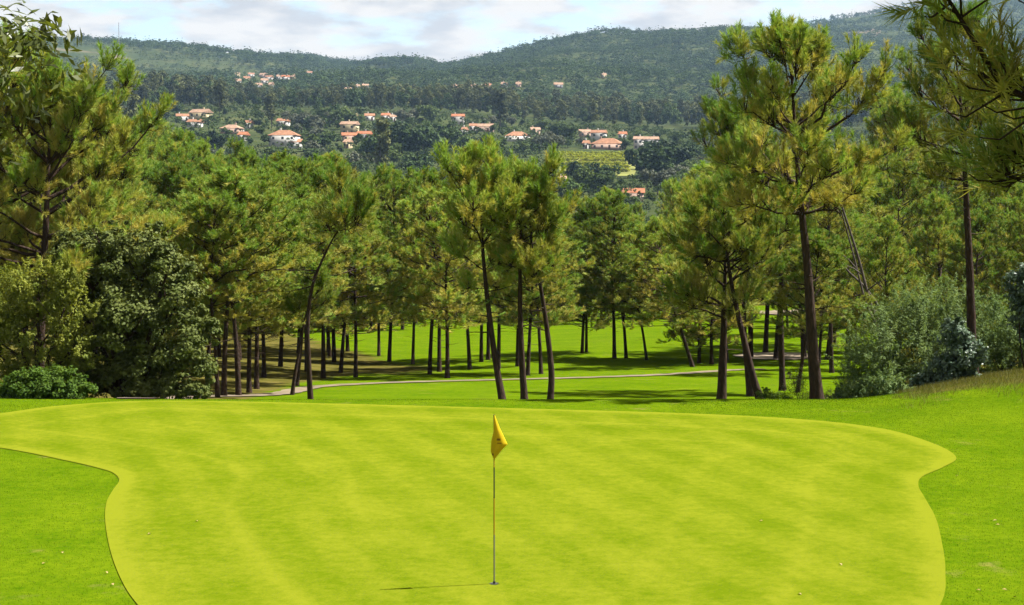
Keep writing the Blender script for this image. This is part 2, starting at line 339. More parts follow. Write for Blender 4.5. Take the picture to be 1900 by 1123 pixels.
def inpoly(P, poly=GPL):
    x, y = P[:, 0][:, None], P[:, 1][:, None]; a, b = poly, np.roll(poly, -1, 0)
    c = ((a[:, 1] > y) != (b[:, 1] > y)) & (x < (b[:, 0] - a[:, 0]) * (y - a[:, 1]) / (b[:, 1] - a[:, 1] + 1e-12) + a[:, 0])
    return c.sum(1) % 2 == 1
def edist(P, poly=GPL):
    a, b = poly, np.roll(poly, -1, 0); d = b - a; best = np.full(len(P), 1e9)
    for i in range(len(poly)):
        t = np.clip(((P - a[i]) @ d[i]) / (d[i] @ d[i] + 1e-9), 0, 1); best = np.minimum(best, np.linalg.norm(P - (a[i] + t[:, None] * d[i]), axis=1))
    return best
def sheet(name, poly, step, lift, mat, attr=None):
    P = np.array([(p[0], p[1]) for p in poly]); lo, hi = P.min(0), P.max(0)
    q = np.stack(np.meshgrid(np.arange(lo[0], hi[0], step), np.arange(lo[1], hi[1], step)), -1).reshape(-1, 2)
    q = q[inpoly(q, P)]; q = q[edist(q, P) > step * .35]
    vs = [Vector(p) for p in P] + [Vector(p) for p in q]; n = len(P)
    r = geometry.delaunay_2d_cdt(vs, [(i, (i + 1) % n) for i in range(n)], [], 1, 1e-5)
    xy = np.array([(v.x, v.y) for v in r[0]]); V = np.column_stack([xy, HT(xy[:, 0], xy[:, 1]) + lift])
    return link(name, mesh_np(name, V, np.array(r[2]), mat, True, attr(xy) if attr else None))
def mowattr(xy):
    d = edist(xy); w = .05 * fbm(xy[:, 0], xy[:, 1], .5, 2, 9)
    a = .10 * (1 - sstep(.12, .38, d)) + .06 * np.exp(-((d - 1.9 - 3 * w) / .10) ** 2) - .035 * np.exp(-((d - 2.6) / .3) ** 2) + .045 * np.exp(-((d - 3.7 - 3 * w) / .12) ** 2) - .03 * np.exp(-((d - .75) / .2) ** 2)
    a = a + .018 * np.sign(np.sin((xy[:, 0] * .94 + xy[:, 1] * .33) * 2 * PI / 1.15))
    return {'mow': a * 2.3}
gr = sheet('putting_green', gpoly, .16, .012, 'green', mowattr); tag(gr, 'smooth pale yellow-green putting green', kind='structure')

# ---------------------------------------------------------------- paths and bunkers
def strip(name, pix, w, lift, mat, label):
    P = spline([hit(x, y) for x, y in pix], 10); V = []; 
    for i, p in enumerate(P):
        t = (P[min(i + 1, len(P) - 1)] - P[max(i - 1, 0)]); t.z = 0; t.normalize(); nrm = Vector((-t.y, t.x, 0)); ww = w * (1 + .12 * math.sin(i * 1.7) + .08 * math.sin(i * .6))
        for s in (-.5, -.17, .17, .5): q = p + nrm * ww * s; V.append((q.x, q.y, gz(q.x, q.y) + lift))
    F = [(i * 4 + k, i * 4 + k + 1, i * 4 + k + 5, i * 4 + k + 4) for i in range(len(P) - 1) for k in range(3)]
    return tag(link(name, mesh_np(name, V, F, mat, True)), label, kind='structure')
strip('path', [(250, 741), (345, 738), (470, 735), (530, 730), (585, 719), (700, 712), (830, 708), (950, 705), (1100, 701), (1230, 696), (1350, 688), (1420, 686)], 0.85, .03, 'path', 'pale gravel path crossing behind the green')
strip('path', [(430, 577), (600, 579), (760, 578), (900, 577), (1010, 579)], 5.5, .10, 'path', 'pale track along the far edge of the fairway')
strip('path', [(1400, 583), (1500, 580), (1600, 577), (1720, 572)], 5.5, .10, 'path', 'pale track beyond the bunker')
def bunker(pix, label):
    P = [hit(x, y) for x, y in pix]; poly = [(p.x, p.y) for p in spline([(p.x, p.y, 0) for p in P] + [(P[0].x, P[0].y, 0)], 6)][:-1]
    tag(sheet('bunker', poly, .8, .06, 'sand'), label, kind='structure')
bunker([(1358, 661), (1390, 667), (1440, 669), (1490, 668), (1520, 663), (1490, 657), (1440, 656), (1390, 657)], 'pale sand bunker beside the gravel path')
bunker([(755, 579.5), (790, 582), (830, 579), (825, 571), (790, 570), (765, 573)], 'far pale sand bunker at the edge of the wood')

# ---------------------------------------------------------------- rough grass blades
def blades(name, P, h, w, mat, label):
    n = len(P); th = rng.uniform(0, 2 * PI, n); ln = rng.normal(0, .35, (n, 2)); hh = h * rng.uniform(.6, 1.25, n); Z = HT(P[:, 0], P[:, 1]) - .004
    b = np.column_stack([P, Z]); s = np.column_stack([np.cos(th), np.sin(th), np.zeros(n)]) * w / 2
    V = np.stack([b - s, b + s, b + np.column_stack([ln * hh[:, None], hh])], 1)
    return tag(link(name, mesh_np(name, V, np.arange(3 * n).reshape(-1, 3), mat, False, {'tone': np.repeat(rng.uniform(0, 1, n), 3)})), label, kind='stuff')
def sample(x0, x1, y0, y1, n): return np.column_stack([rng.uniform(x0, x1, n), rng.uniform(y0, y1, n)])
P = np.concatenate([sample(-12, -2.5, 16.5, 36, 110000), sample(3.5, 13.8, 16.5, 40, 190000), sample(-13, 10, 33, 41, 60000)])
px = CX + FP * P[:, 0] / P[:, 1]; P = P[(~inpoly(P)) & (px > -60) & (px < 1960)]
P = P[(edist(P) > .008)]
blades('rough_grass', P, .020, .007, 'grass', 'short darker rough grass round the putting green')
P = sample(8.0, 16, 34.5, 44, 26000); px = CX + FP * P[:, 0] / P[:, 1]; P = P[(px > 1690 + 30 * np.sin(P[:, 1] * 3)) & (px < 2050)]
P = P[rng.uniform(0, 1, len(P)) < sstep(35, 38.5, P[:, 1] + .8 * np.sin(P[:, 0] * 2.3)) ]
blades('dry_grass', P, .13, .010, 'drygrass', 'dry straw-coloured grass on the bank at the right')

# ---------------------------------------------------------------- pine trees
def unit(a): return a / (np.linalg.norm(a, axis=-1, keepdims=True) + 1e-9)
def tufts(C, A, OUT, tone, n, length, width, shoot, r):
    """needle tufts: C centres, A shoot directions; each a bottle-brush of n thin needles"""
    T = len(C); u = r.uniform(0, 1, (T, n)); rd = unit(r.normal(size=(T, n, 3))); rd = unit(rd - (rd * A[:, None]).sum(-1, keepdims=True) * A[:, None])
    sp = r.uniform(.3, 1.35, (T, n, 1)); d = unit(A[:, None] * (1.15 - .35 * (1 - u[..., None])) + rd * sp)
    L_ = length * r.uniform(.7, 1.15, (T, n, 1)); b = C[:, None] + A[:, None] * (u[..., None] * shoot)
    o_ = unit(rd * .7 + OUT[:, None] * .7 + r.normal(0, .42, (T, n, 3))); wd = unit(np.cross(d, o_)) * width / 2
    V = np.stack([b - wd, b + wd, b + d * L_], 2).reshape(-1, 3)
    return V, np.arange(len(V)).reshape(-1, 3), np.repeat(np.clip(tone[:, None] + r.normal(0, .08, (T, n)), 0, 1).ravel(), 3)
def pine_meshes(tag_, P, r0, crown0, R, seed, dens=1.0, needles=44, nl=.18, nw=.019, low=.55, flat=.15, gaps=.16, twig_mat='bark', mat='needle', bias=None, stubs=5, shoot=.30):
    """P trunk polyline (local, base at origin); crown0 fraction of height where the crown starts; R crown radius"""
    r = np.random.default_rng(seed); P = np.array([tuple(p) for p in spline(P, 5)], float); n = len(P)
    s = np.concatenate([[0], np.cumsum(np.linalg.norm(np.diff(P, axis=0), axis=1))]); H = s[-1]; t = s / H
    rad = r0 * (1 - .88 * t ** 1.15) * (1 + .55 * np.exp(-t * 32))
    mb = MB(); mb.tube(P, rad, 9, .06, seed); tm = mb.mesh(tag_ + '_trunk', 'bark', True)
    at_ = lambda q: np.array([np.interp(q * H, s, P[:, k]) for k in range(3)])
    lb = MB(); C = []; A = []; TN = []
    hc = H * (1 - crown0); nw_ = max(6, int(hc / .42)); az0 = r.uniform(0, 6.28)
    lob = r.uniform(0, 6.28, 4)
    for i in range(nw_):
        k = (i + r.uniform(-.3, .3)) / (nw_ - 1); k = min(max(k, 0), 1); q = crown0 + (1 - crown0) * k * .985; b0 = at_(q)
        prof = (low + (1 - low) * min(1, k / .3)) * (1 - max(0, (k - .4) / .6) ** 2.2 * .78)
        for j in range(r.integers(3, 6)):
            if r.uniform() < gaps: continue
            az = az0 + i * 1.9 + j * 6.283 / 4.3 + r.uniform(-.4, .4)
            ln = R * prof * r.uniform(.55, 1.2) * (1 + .25 * math.sin(az * 2 + lob[0] + k * 4) + .15 * math.sin(az * 3 + lob[1] - k * 7))
            if bias is not None: ln *= 1 + bias[0] * math.cos(az - bias[1])
            el = math.radians(r.uniform(-12, 18) * (1 - k) + k * r.uniform(38, 68)); bend = r.uniform(.2, .55)
            d = np.array([math.cos(az) * math.cos(el), math.sin(az) * math.cos(el), math.sin(el)])
            m = 6; w = np.linspace(0, 1, m)[:, None]
            br = b0 + d * ln * w + np.array([0, 0, 1]) * bend * ln * w ** 2 * .55 + np.concatenate([np.zeros((1, 3)), r.normal(0, .045 * ln, (m - 1, 3)) * w[1:]])
            rb = max(.010, .026 * ln ** .8 * (r0 / .15) ** .4); lb.tube(br, rb * (1 - .8 * w[:, 0]), 5)
            # twigs
            nt_ = max(6, int((4.5 + 7.5 * ln) * dens))
            pads = np.concatenate([[1.0], r.uniform(.35, .95, max(1, int(ln * 1.3)))])
            for q2 in np.concatenate([[1.0], np.clip(r.choice(pads, nt_) + r.normal(0, .06, nt_), .25, 1)]):
                p0 = np.array([np.interp(q2, w[:, 0], br[:, c]) for c in range(3)]); tl = r.uniform(.18, .5) * (1.1 - .35 * q2) * min(1, .5 + ln / 2.2)
                dd = unit(d * .7 + r.normal(0, .62, 3) + np.array([0, 0, .45 + .35 * k])); p1 = p0 + dd * tl; p2 = p1 + unit(dd + np.array([0, 0, .7])) * tl * .35
                lb.tube([p0, p1, p2], [.013, .009, .006], 3)
                ups = unit(dd + np.array([0, 0, .75 + .5 * k]))
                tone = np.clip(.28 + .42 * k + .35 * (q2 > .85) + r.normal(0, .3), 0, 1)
                C.append(p2); A.append(ups); TN.append(tone)
                for e in range(1 if r.uniform() < .6 else 0):
                    C.append(p0 + (p1 - p0) * r.uniform(.35, .95) + r.normal(0, .06, 3)); A.append(unit(ups + r.normal(0, .55, 3))); TN.append(np.clip(tone - .2, 0, 1))
    for j in range(stubs):                                # dead snags below the crown
        q = r.uniform(crown0 * .55, crown0); az = r.uniform(0, 6.28); b0 = at_(q); ln = r.uniform(.2, .8); d = np.array([math.cos(az), math.sin(az), r.uniform(-.25, .3)])
        lb.tube([b0, b0 + d * ln * .5, b0 + d * ln + [0, 0, r.uniform(-.1, .1)]], [.02, .013, .005], 4)
    top = at_(1.0); C.append(top); A.append(np.array([0, 0, 1.])); TN.append(.9)
    lm = lb.mesh(tag_ + '_limbs', twig_mat, True)
    C = np.array(C); ax = np.array([np.interp(C[:, 2], P[:, 2], P[:, k]) for k in range(2)]).T; OUT = np.column_stack([C[:, :2] - ax, np.zeros(len(C))])
    OUT = unit(OUT) * .6 + [0, 0, .55]
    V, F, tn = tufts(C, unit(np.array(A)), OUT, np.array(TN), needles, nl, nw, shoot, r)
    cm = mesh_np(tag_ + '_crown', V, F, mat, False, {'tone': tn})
    return tm, lm, cm, H
def plant_pine(meshes, label, loc, group=None, rot=None, scale=None, name='pine_tree'):
    o = thing(name, label, 'tree', loc, group, rot, scale)
    for nm, me in zip(('trunk', 'limbs', 'crown'), meshes[:3]):
        q = link(nm, me, o)
        if nm != 'trunk': q['kind'] = 'stuff'
    return o
seedc = [100]
def pine_px(label, pix, top, D=None, w0=18, crown_y=400, R=None, Rpx=110, name='pine_tree', group=None, **kw):
    """pine from the picture: trunk pixels from base up, then the tip; depth from where its base meets the ground, or given"""
    if D is None: b = hit(*pix[0]); D = b.y
    else: b = at(*pix[0], D); b.z = gz(b.x, D)
    r = random.Random(seedc[0]); seedc[0] += 1; sw = [r.uniform(-.35, .35), r.uniform(-.25, .25)]
    top = (top[0], top[1] + .95 * FP / D); full = pix + [top]; tot = pix[0][1] - top[1]
    pts = []
    for i, (x, y) in enumerate(full):
        f = (pix[0][1] - y) / tot; p = at(x, y, D + sw[0] * f + sw[1] * math.sin(f * 4)) ; pts.append(p - b)
    pts[0] = Vector((0, 0, -.15))
    k0 = (pix[0][1] - crown_y) / tot
    me = pine_meshes(name, pts, w0 * .5 * D / FP, k0, (R or Rpx * D / FP), seedc[0], **kw)
    return plant_pine(me, label, b, group, name=name)

near = dict(needles=50, nl=.18, nw=.018, shoot=.28)
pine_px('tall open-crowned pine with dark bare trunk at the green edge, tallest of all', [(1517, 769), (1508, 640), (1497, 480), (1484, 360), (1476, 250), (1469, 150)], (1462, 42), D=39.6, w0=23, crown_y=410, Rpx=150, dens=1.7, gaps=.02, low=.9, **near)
pine_px('pine with slim reddish trunk rising from the bank beside the grey-green shrubs', [(1806, 746), (1803, 620), (1799, 500), (1792, 350), (1785, 220)], (1770, 5), D=42, w0=19, crown_y=345, Rpx=130, dens=1.6, gaps=.05, low=.8, **near)
pine_px('stout straight pine with thick black trunk and round olive crown at the green edge', [(1338, 763), (1341, 680), (1344, 560), (1345, 480)], (1335, 385), D=44.6, w0=20, crown_y=592, Rpx=95, dens=1.6, gaps=.06, low=.9, **near)
pine_px('strongly leaning pine with bare trunk tilted left beside the stout pine', [(1418, 767), (1400, 710), (1378, 620), (1358, 530), (1345, 450)], (1325, 330), D=43.4, w0=16, crown_y=505, Rpx=100, dens=1.5, gaps=.06, **near)
pine_px('pine with slightly tilted trunk directly behind the strongly leaning pine', [(1394, 738), (1386, 670), (1380, 600), (1384, 480)], (1390, 330), D=51, w0=14, crown_y=560, Rpx=90, dens=1.0)
pine_px('pine with wide dark crown behind the tall open-crowned pine', [(1452, 737), (1449, 600), (1447, 480), (1420, 340)], (1350, 205), D=54, w0=12, crown_y=480, Rpx=150, dens=1.5, gaps=.06)
pine_px('leftmost of three slim bare-trunked pines standing together behind the flag', [(935, 751), (918, 660), (905, 560), (897, 480), (890, 380)], (880, 250), D=43, w0=14, crown_y=530, Rpx=70, dens=1.6, gaps=.06)
pine_px('straight middle pine of three standing together behind the flag', [(974, 753), (968, 660), (965, 560), (966, 440)], (972, 285), D=43.3, w0=14, crown_y=520, Rpx=70, dens=1.6, gaps=.06)
pine_px('rightmost pine of three behind the flag, its trunk bowed at the foot', [(1020, 753), (1023, 690), (1012, 590), (997, 500), (985, 440)], (1000, 305), D=43.6, w0=13, crown_y=500, Rpx=66, dens=1.6, gaps=.06)
pine_px('slender pine with trunk curving sharply to the right in mid-height', [(577, 741), (573, 680), (571, 600), (580, 530), (604, 470), (630, 425)], (662, 330), D=43.5, w0=11, crown_y=440, Rpx=70, dens=1.1)
pine_px('thin sapling pine leaning right beside the path', [(541, 733), (548, 690), (558, 640), (566, 590)], (585, 480), w0=8, crown_y=590, Rpx=45, dens=1.0)
pine_px('broad near pine with upswept branch tips above the cork oak', [(70, 745), (75, 600), (85, 420), (90, 300)], (95, 130), D=42.5, w0=22, crown_y=500, Rpx=185, dens=2.2, low=.95, gaps=.03, **near)
pine_px('pine with drooping lower branches squeezed between the broad near pine and the wood', [(165, 742), (170, 560), (178, 380)], (182, 185), D=46, w0=15, crown_y=470, Rpx=95, dens=1.4, gaps=.06, low=.9)
pine_px('dense tall pine crowded behind the broad near pine at the left', [(-20, 745), (-15, 500), (-10, 250)], (10, 60), D=44, w0=22, crown_y=500, Rpx=150, dens=1.2, low=.9, **near)
# big pine beside the camera: only its lowest boughs, in the shade of its own crown, hang into view
b = Vector((5.86, 12.4, gz(5.86, 12.4)))
me = pine_meshes('near_pine', [(0, 0, -.2), (.1, .1, 4), (-.1, 0, 9), (0, .1, 14.5)], .26, .262, 3.5, 906, dens=2.2, needles=28, nl=.20, nw=.016, low=.85, gaps=.0, shoot=.28)
plant_pine(me, 'large pine whose dark shaded lower boughs hang over the top right corner', b)
b = Vector((10.4, 13.3, gz(10.4, 13.3))); plant_pine(me, 'unseen second large pine added to shade the dark hanging boughs', b, rot=(0, 0, 2.1))  # out-of-view copy, added only to deepen the shade on the hanging boughs

# forest pines share a set of grown shapes
VAR = []
for i in range(11):
    r = random.Random(i + 40); a = r.uniform(0, 6.28); k = r.uniform(.1, .7)
    c0 = [.34, .40, .46, .52, .36, .44, .50, .58, .30, .20, .12][i]
    VAR.append((c0,) + pine_meshes('wood_pine', [(0, 0, -.3), (k * .3 * math.cos(a), k * .3 * math.sin(a), 3), (k * math.cos(a), k * math.sin(a), 6.5), (k * .8 * math.cos(a + .6), k * .8 * math.sin(a + .6), 9.5), (k * .6 * math.cos(a + 1), k * .6 * math.sin(a + 1), 12)],
        .105, c0, [1.9, 2.1, 1.8, 2.0, 2.3, 1.7, 2.2, 1.9, 2.2, 2.3, 2.2][i], 300 + i, dens=.8, needles=36, nl=.22, nw=.030, shoot=.32, gaps=.10, low=.8))
LB = {'fair': ('slim dark-trunked pine on the shaded grass along the fairway', 'pines along the fairway'),
      'left': ('slim pine in the crowded wood beside the cork oak', 'pines crowded beside the cork oak'),
      'back': ('pine deep in the wood beyond the fairway with only its crown showing', 'pines deep in the wood'),
      'right': ('pine in the wood behind the grey-green shrubs', 'pines behind the shrubs')}
OWN = {(1285, 681): ('short pine leaning steeply left on the open fairway', None), (1297, 674): ('upright pine standing directly behind the steeply leaning fairway pine', None), (1320, 676): ('thin low pine between the leaning fairway pine and the stout pine', None),
       (797, 695): ('thick-trunked pine at the middle of the shaded row beyond the path', None), (1080, 656): ('pine of a close pair alone on the open fairway', 'close pair of fairway pines'), (1088, 654): ('pine of a close pair alone on the open fairway', 'close pair of fairway pines'),
       (1140, 665): ('narrow pine beside a round dark crown on the open fairway', None), (1162, 665): ('low pine with round dark crown on the open fairway', None), (660, 700): ('pine with low-hanging crown next to the sharply curved pine', None), (722, 672): ('lone straight pine between the low-hanging crown and the thick trunk', None),
       (415, 736): ('pine closest to the cork oak, its bare trunk on the path', None), (443, 735): ('pine with straight brown trunk standing right on the path edge', None), (1480, 728): ('thin crooked pine above the sparse twiggy bush', None)}
def forest(bx, by, tx, ty, cby, kind, D=None, wf=1.0):
    own = OWN.get((bx, by))
    if D is None:
        b = hit(bx, by); D = b.y
    else:
        b = at(bx, 500, D); b.z = gz(b.x, D); by = topix(b)[1]
    top = at(tx, ty, D); H = max(3.0, top.z - b.z - .9); c = (by - cby) / max(1, by - ty) if cby else random.choice((.14, .22, .3, .38))
    v = sorted(VAR, key=lambda q: abs(q[0] - c) + random.uniform(0, .09))[0]
    s = H / 12.0; lean = math.atan2(top.x - b.x, H); wz = wf * random.uniform(.9, 1.1) * max(s, .8) ** .25 * (s ** .55 if s < 1 else s ** .8)
    lab, grp = own or LB[kind]
    return plant_pine(v[1:4], lab, b, grp, rot=(random.uniform(-.03, .03), lean, random.uniform(0, 6.28)), scale=(wz, wz, s))
SKX = [-200, 0, 120, 200, 240, 300, 350, 400, 450, 500, 540, 590, 640, 700, 760, 830, 900, 975, 1030, 1055, 1100, 1130, 1170, 1215, 1250, 1300, 1400, 1500, 1600, 1700, 1800, 1900, 2100]
SKY_ = [180, 200, 215, 222, 228, 225, 240, 268, 272, 292, 306, 262, 304, 306, 314, 322, 332, 335, 355, 400, 350, 335, 350, 388, 330, 300, 320, 340, 300, 290, 300, 290, 250]
def skyline(x): return float(np.interp(x, SKX, SKY_))
skyline0 = skyline
FR = [(404, 738, 396, 330, 560, 'left'), (415, 736, 412, 295, 540, 'left'), (443, 735, 440, 300, 545, 'left'), (462, 729, 470, 335, 600, 'left'), (476, 722, 482, 300, 590, 'left'),
      (490, 700, 500, 320, 590, 'left'), (520, 680, 512, 275, 580, 'left'), (570, 690, 560, 290, 560, 'fair'), (600, 702, 588, 300, 580, 'fair'), (620, 672, 618, 280, 570, 'fair'), (645, 652, 634, 300, 590, 'fair'),
      (660, 700, 666, 315, 575, 'fair'), (722, 672, 722, 305, 560, 'fair'), (797, 695, 786, 305, 530, 'fair'), (815, 690, 817, 330, 570, 'fair'), (830, 702, 838, 335, 570, 'fair'),
      (893, 672, 888, 330, 560, 'fair'), (906, 668, 905, 350, 560, 'fair'), (925, 684, 930, 330, 560, 'fair'), (960, 680, 962, 350, 560, 'fair'), (979, 697, 975, 350, 570, 'fair'), (1004, 694, 990, 350, 575, 'fair'),
      (1080, 656, 1072, 360, 590, 'fair'), (1088, 654, 1092, 375, 590, 'fair'), (1140, 665, 1138, 350, 560, 'fair'), (1162, 665, 1170, 400, 560, 'fair'), (1285, 681, 1205, 380, 590, 'fair'), (1297, 674, 1275, 330, 600, 'fair'),
      (1320, 676, 1310, 400, 620, 'fair'), (772, 600, 770, 330, 560, 'back'), (1115, 600, 1110, 345, 540, 'back'),
      (1480, 728, 1462, 400, 580, 'right'), (1543, 692, 1515, 260, 480, 'right'), (1549, 640, 1540, 300, 500, 'right'), (1571, 655, 1570, 290, 500, 'right'), (1600, 622, 1603, 300, 480, 'right'),
      (1655, 600, 1655, 190, 350, 'right'), (1725, 590, 1700, 260, 440, 'right'), (1773, 600, 1765, 280, 480, 'right'), (1640, 620, 1630, 170, 430, 'right'), (1850, 610, 1850, 250, 470, 'right')]
for x, y in ((550, 716), (612, 662), (632, 692), (703, 660), (766, 676), (872, 686), (1200, 668)):
    FR.append((x, y, x + random.choice((-1, 1)) * random.uniform(15, 45), skyline0(x) + random.uniform(20, 90), random.uniform(555, 580), 'fair'))
for x in np.linspace(560, 1260, 16): FR.append((x + random.uniform(-18, 18), random.uniform(586, 594), x, skyline0(x) + random.uniform(35, 95), 560, 'back'))
for x, y in ((1345, 668), (1392, 664), (1440, 668), (1492, 664), (1535, 668), (1420, 655), (1500, 650)): FR.append((x, y, x + random.uniform(-10, 10), random.uniform(260, 320), 470, 'right', 1.75))
for bx, by, tx, ty, cb, kd, *wide in FR: forest(bx, by, tx + random.uniform(-14, 14), ty, cb + 14, kd, wf=wide[0] if wide else 1.2)
for D, n, x0, x1, dy in ((62, 11, -90, 470, 45), (78, 12, -100, 520, 25), (98, 15, -120, 640, 10), (120, 16, -120, 760, 0), (152, 24, -120, 1330, 35), (168, 24, -150, 1340, 8), (186, 15, -100, 1300, 10)):
    for i in range(n):
        x = x0 + (x1 - x0) * (i + random.uniform(.15, .85)) / n
        forest(x, 0, x, skyline(x) + dy + random.uniform(-8, 45), None, 'left' if (D < 100 and x < 520) else 'back', D=D + random.uniform(-7, 7), wf=1.12)
for D, n, x0, x1, dy in ((66, 6, 1560, 1980, 60), (84, 8, 1500, 2000, 30), (112, 9, 1420, 2000, 20), (158, 11, 1300, 2000, 40)):
    for i in range(n):
        x = x0 + (x1 - x0) * (i + random.uniform(.15, .85)) / n
        forest(x, 0, x, skyline(x) + dy + random.uniform(-30, 60), None, 'right', D=D + random.uniform(-7, 7), wf=1.1)
# dead leaning trunks among the right-hand pines
def dead(pix, D, w0, label, snags):
    b = at(*pix[0], D); b.z = gz(b.x, D); pts = [Vector((0, 0, -.2))] + [at(x, y, D) - b for x, y in pix]
    o = thing('dead_pine', label, 'tree', b); mb = MB(); P = spline(pts, 5); n = len(P)
    mb.tube(P, [w0 * .5 * D / FP * (1 - .65 * i / n) for i in range(n)], 8, .08, 3); link('trunk', mb.mesh('dead_trunk', 'barkgrey', True), o)
    for (x, y), (x2, y2) in snags:
        m2 = MB(); p, q = at(x, y, D) - b, at(x2, y2, D - .3) - b; m2.tube([p, p.lerp(q, .5) + Vector((0, 0, .05)), q], [.035, .025, .01], 5); link('branch', m2.mesh('dead_branch', 'barkgrey', True), o)
dead([(1640, 620), (1617, 570), (1590, 470), (1556, 365)], 60, 9, 'bare dead pine trunk leaning left among the pines', [((1600, 510), (1568, 492)), ((1608, 540), (1640, 520))])
dead([(1632, 625), (1606, 560), (1580, 460), (1562, 395)], 61, 6, 'thinner dead pine trunk leaning alongside the bare one', [((1590, 500), (1560, 470))])
dead([(1640, 600), (1610, 540), (1575, 505), (1555, 478)], 63, 7, 'fallen grey pole propped low between the pine trunks', [])

# ---------------------------------------------------------------- leafy crowns
def leaves(C, N_, tone, Ln, Wd, r, fold=.0):
    n = len(C); a = unit(np.cross(N_, r.normal(size=(n, 3)))); b = np.cross(N_, a); l_ = (Ln * r.uniform(.65, 1.2, n))[:, None]; w = (Wd * r.uniform(.7, 1.2, n))[:, None]
    V = np.stack([C - a * l_ / 2, C - a * l_ * .05 + b * w / 2, C + a * l_ / 2 - N_ * l_ * .12, C - a * l_ * .05 - b * w / 2], 1).reshape(-1, 3)
    return V, np.arange(4 * n).reshape(-1, 4), np.repeat(tone, 4)
def leaf_crown(name, lobes, n, Ln, Wd, mat, seed, clump=.32, per=55, up=.5, floor=None, spray=0):
    """lobes (centre, radii): leaf clumps over the skin of every lobe, thinning inwards"""
    r = np.random.default_rng(seed); wt = np.array([a[1][0] * a[1][2] for a in lobes]); wt = wt / wt.sum(); C = []; Nn = []; T = []
    m = max(1, int(n / per)); pick = r.choice(len(lobes), m, p=wt)
    for k in pick:
        c, rad = np.array(lobes[k][0]), np.array(lobes[k][1]); d = unit(r.normal(size=3) + [0, 0, .35]); q = r.uniform(.72, 1.05) if r.uniform() < .8 else r.uniform(.3, .75)
        cc = c + d * rad * q; cr_ = clump * rad.mean() * r.uniform(.6, 1.35); k2 = int(per * r.uniform(.6, 1.4))
        dd = unit(r.normal(size=(k2, 3))); p = cc + dd * cr_ * (r.uniform(0, 1, (k2, 1)) ** .45) * [1, 1, .75]
        if spray: u_ = r.uniform(-.5, 1, (k2, 1)); p = cc + unit(d * .7 + [0, 0, .55] + r.normal(0, .35, 3)) * u_ * spray * rad.mean() * r.uniform(.5, 1.4) + dd * cr_ * .42 * (1.15 - u_)
        C.append(p); Nn.append(unit(dd * .6 + d * .5 + [0, 0, up] + r.normal(0, .45, (k2, 3)))); T.append(np.clip(r.normal(.5, .25) + r.normal(0, .15, k2), 0, 1))
    C = np.concatenate(C); Nn = np.concatenate(Nn); T = np.concatenate(T)
    if floor is not None: k = C[:, 2] > floor; C, Nn, T = C[k], Nn[k], T[k]
    V, F, t = leaves(C, Nn, T, Ln, Wd, r); return mesh_np(name, V, F, mat, False, {'tone': t})
def stems(name, lobes, r0, seed, base=(0, 0, -.15), mat='bark', n=None):
    r = np.random.default_rng(seed); mb = MB(); base = np.array(base, float)
    for k, (c, rad) in enumerate(lobes if n is None else lobes[:n]):
        c = np.array(c); b = base + np.append(r.normal(0, r0 * 1.5, 2), 0); m1 = b + (c - b) * [.35, .35, .5] + np.append(r.normal(0, .08, 2), 0)
        mb.tube(spline([b, m1, c + (c - m1) * .02], 4), np.linspace(r0, r0 * .25, 9), 6, .08, seed + k)
        for j in range(3): e = c + r.normal(0, .6, 3) * np.array(rad); mb.tube([m1 + (c - m1) * .5, (m1 + c + e) / 3 + .05, e], [r0 * .4, r0 * .25, r0 * .08], 4)
    return mb.mesh(name, mat, True)
def pxlobes(D, base, L_): return [((at(x, y, D + dd) - base)[:], (rx * D / FP, (rz or rx) * D / FP * .95, (rz or rx) * D / FP)) for x, y, rx, rz, dd in L_]
def shrub(name, label, cat, D, bx, L_, n, Ln, Wd, mat, seed, r0=.05, crown='crown', stem='trunk', rag=10, **kw):
    rr = random.Random(seed); L_ = list(L_)
    for k in range(rag):
        x, y, rx, rz, dd = rr.choice(L_[:6]); a = rr.uniform(-.3, PI + .3); q = rr.uniform(.16, .42)
        L_.append((x + math.cos(a) * rx * 1.0, y - math.sin(a) * (rz or rx) * 1.0, rx * q, (rz or rx) * q * 1.2, dd + rr.uniform(-.5, .2)))
    b = at(bx, 700, D); b.z = gz(b.x, D); lo = pxlobes(D, b, L_); o = thing(name, label, cat, b)
    link(stem, stems(name + '_stem', lo[:len(lo) - rag], r0, seed), o); link(crown, leaf_crown(name + '_crown', lo, n, Ln, Wd, mat, seed, floor=-.12, **kw), o); return o
shrub('cork_oak', 'rounded dark cork oak with grey-green leaves at the left edge of the green', 'tree', 40.5, 235,
      [(140, 470, 55, 40, 0), (200, 455, 60, 38, .4), (265, 470, 55, 42, .2), (310, 505, 55, 48, 0), (330, 560, 45, 50, -.2), (345, 640, 50, 60, -.4), (365, 690, 40, 45, -.2), (110, 520, 40, 40, .8), (170, 550, 60, 60, .9), (250, 560, 70, 70, .6), (230, 650, 80, 60, .7), (160, 640, 50, 60, .9), (300, 700, 50, 40, .3), (215, 510, 60, 50, .2), (200, 705, 70, 40, -.2), (270, 690, 55, 50, -.4), (130, 700, 50, 40, .3), (230, 600, 70, 60, -.5)],
      62000, .105, .065, 'oak', 51, r0=.09, clump=.34, per=80)
shrub('wattle_tree', 'olive-yellow bushy wattle tree between the cork oak and the frame edge', 'tree', 39.5, 75,
      [(70, 530, 65, 45, 0), (20, 570, 55, 55, .2), (120, 570, 50, 50, .1), (60, 620, 70, 55, 0), (140, 640, 40, 50, 0), (90, 690, 70, 45, .2), (0, 660, 50, 60, .3), (-50, 600, 60, 70, .3)],
      36000, .10, .036, 'wattle', 52, r0=.07, clump=.36, per=70, spray=.45)
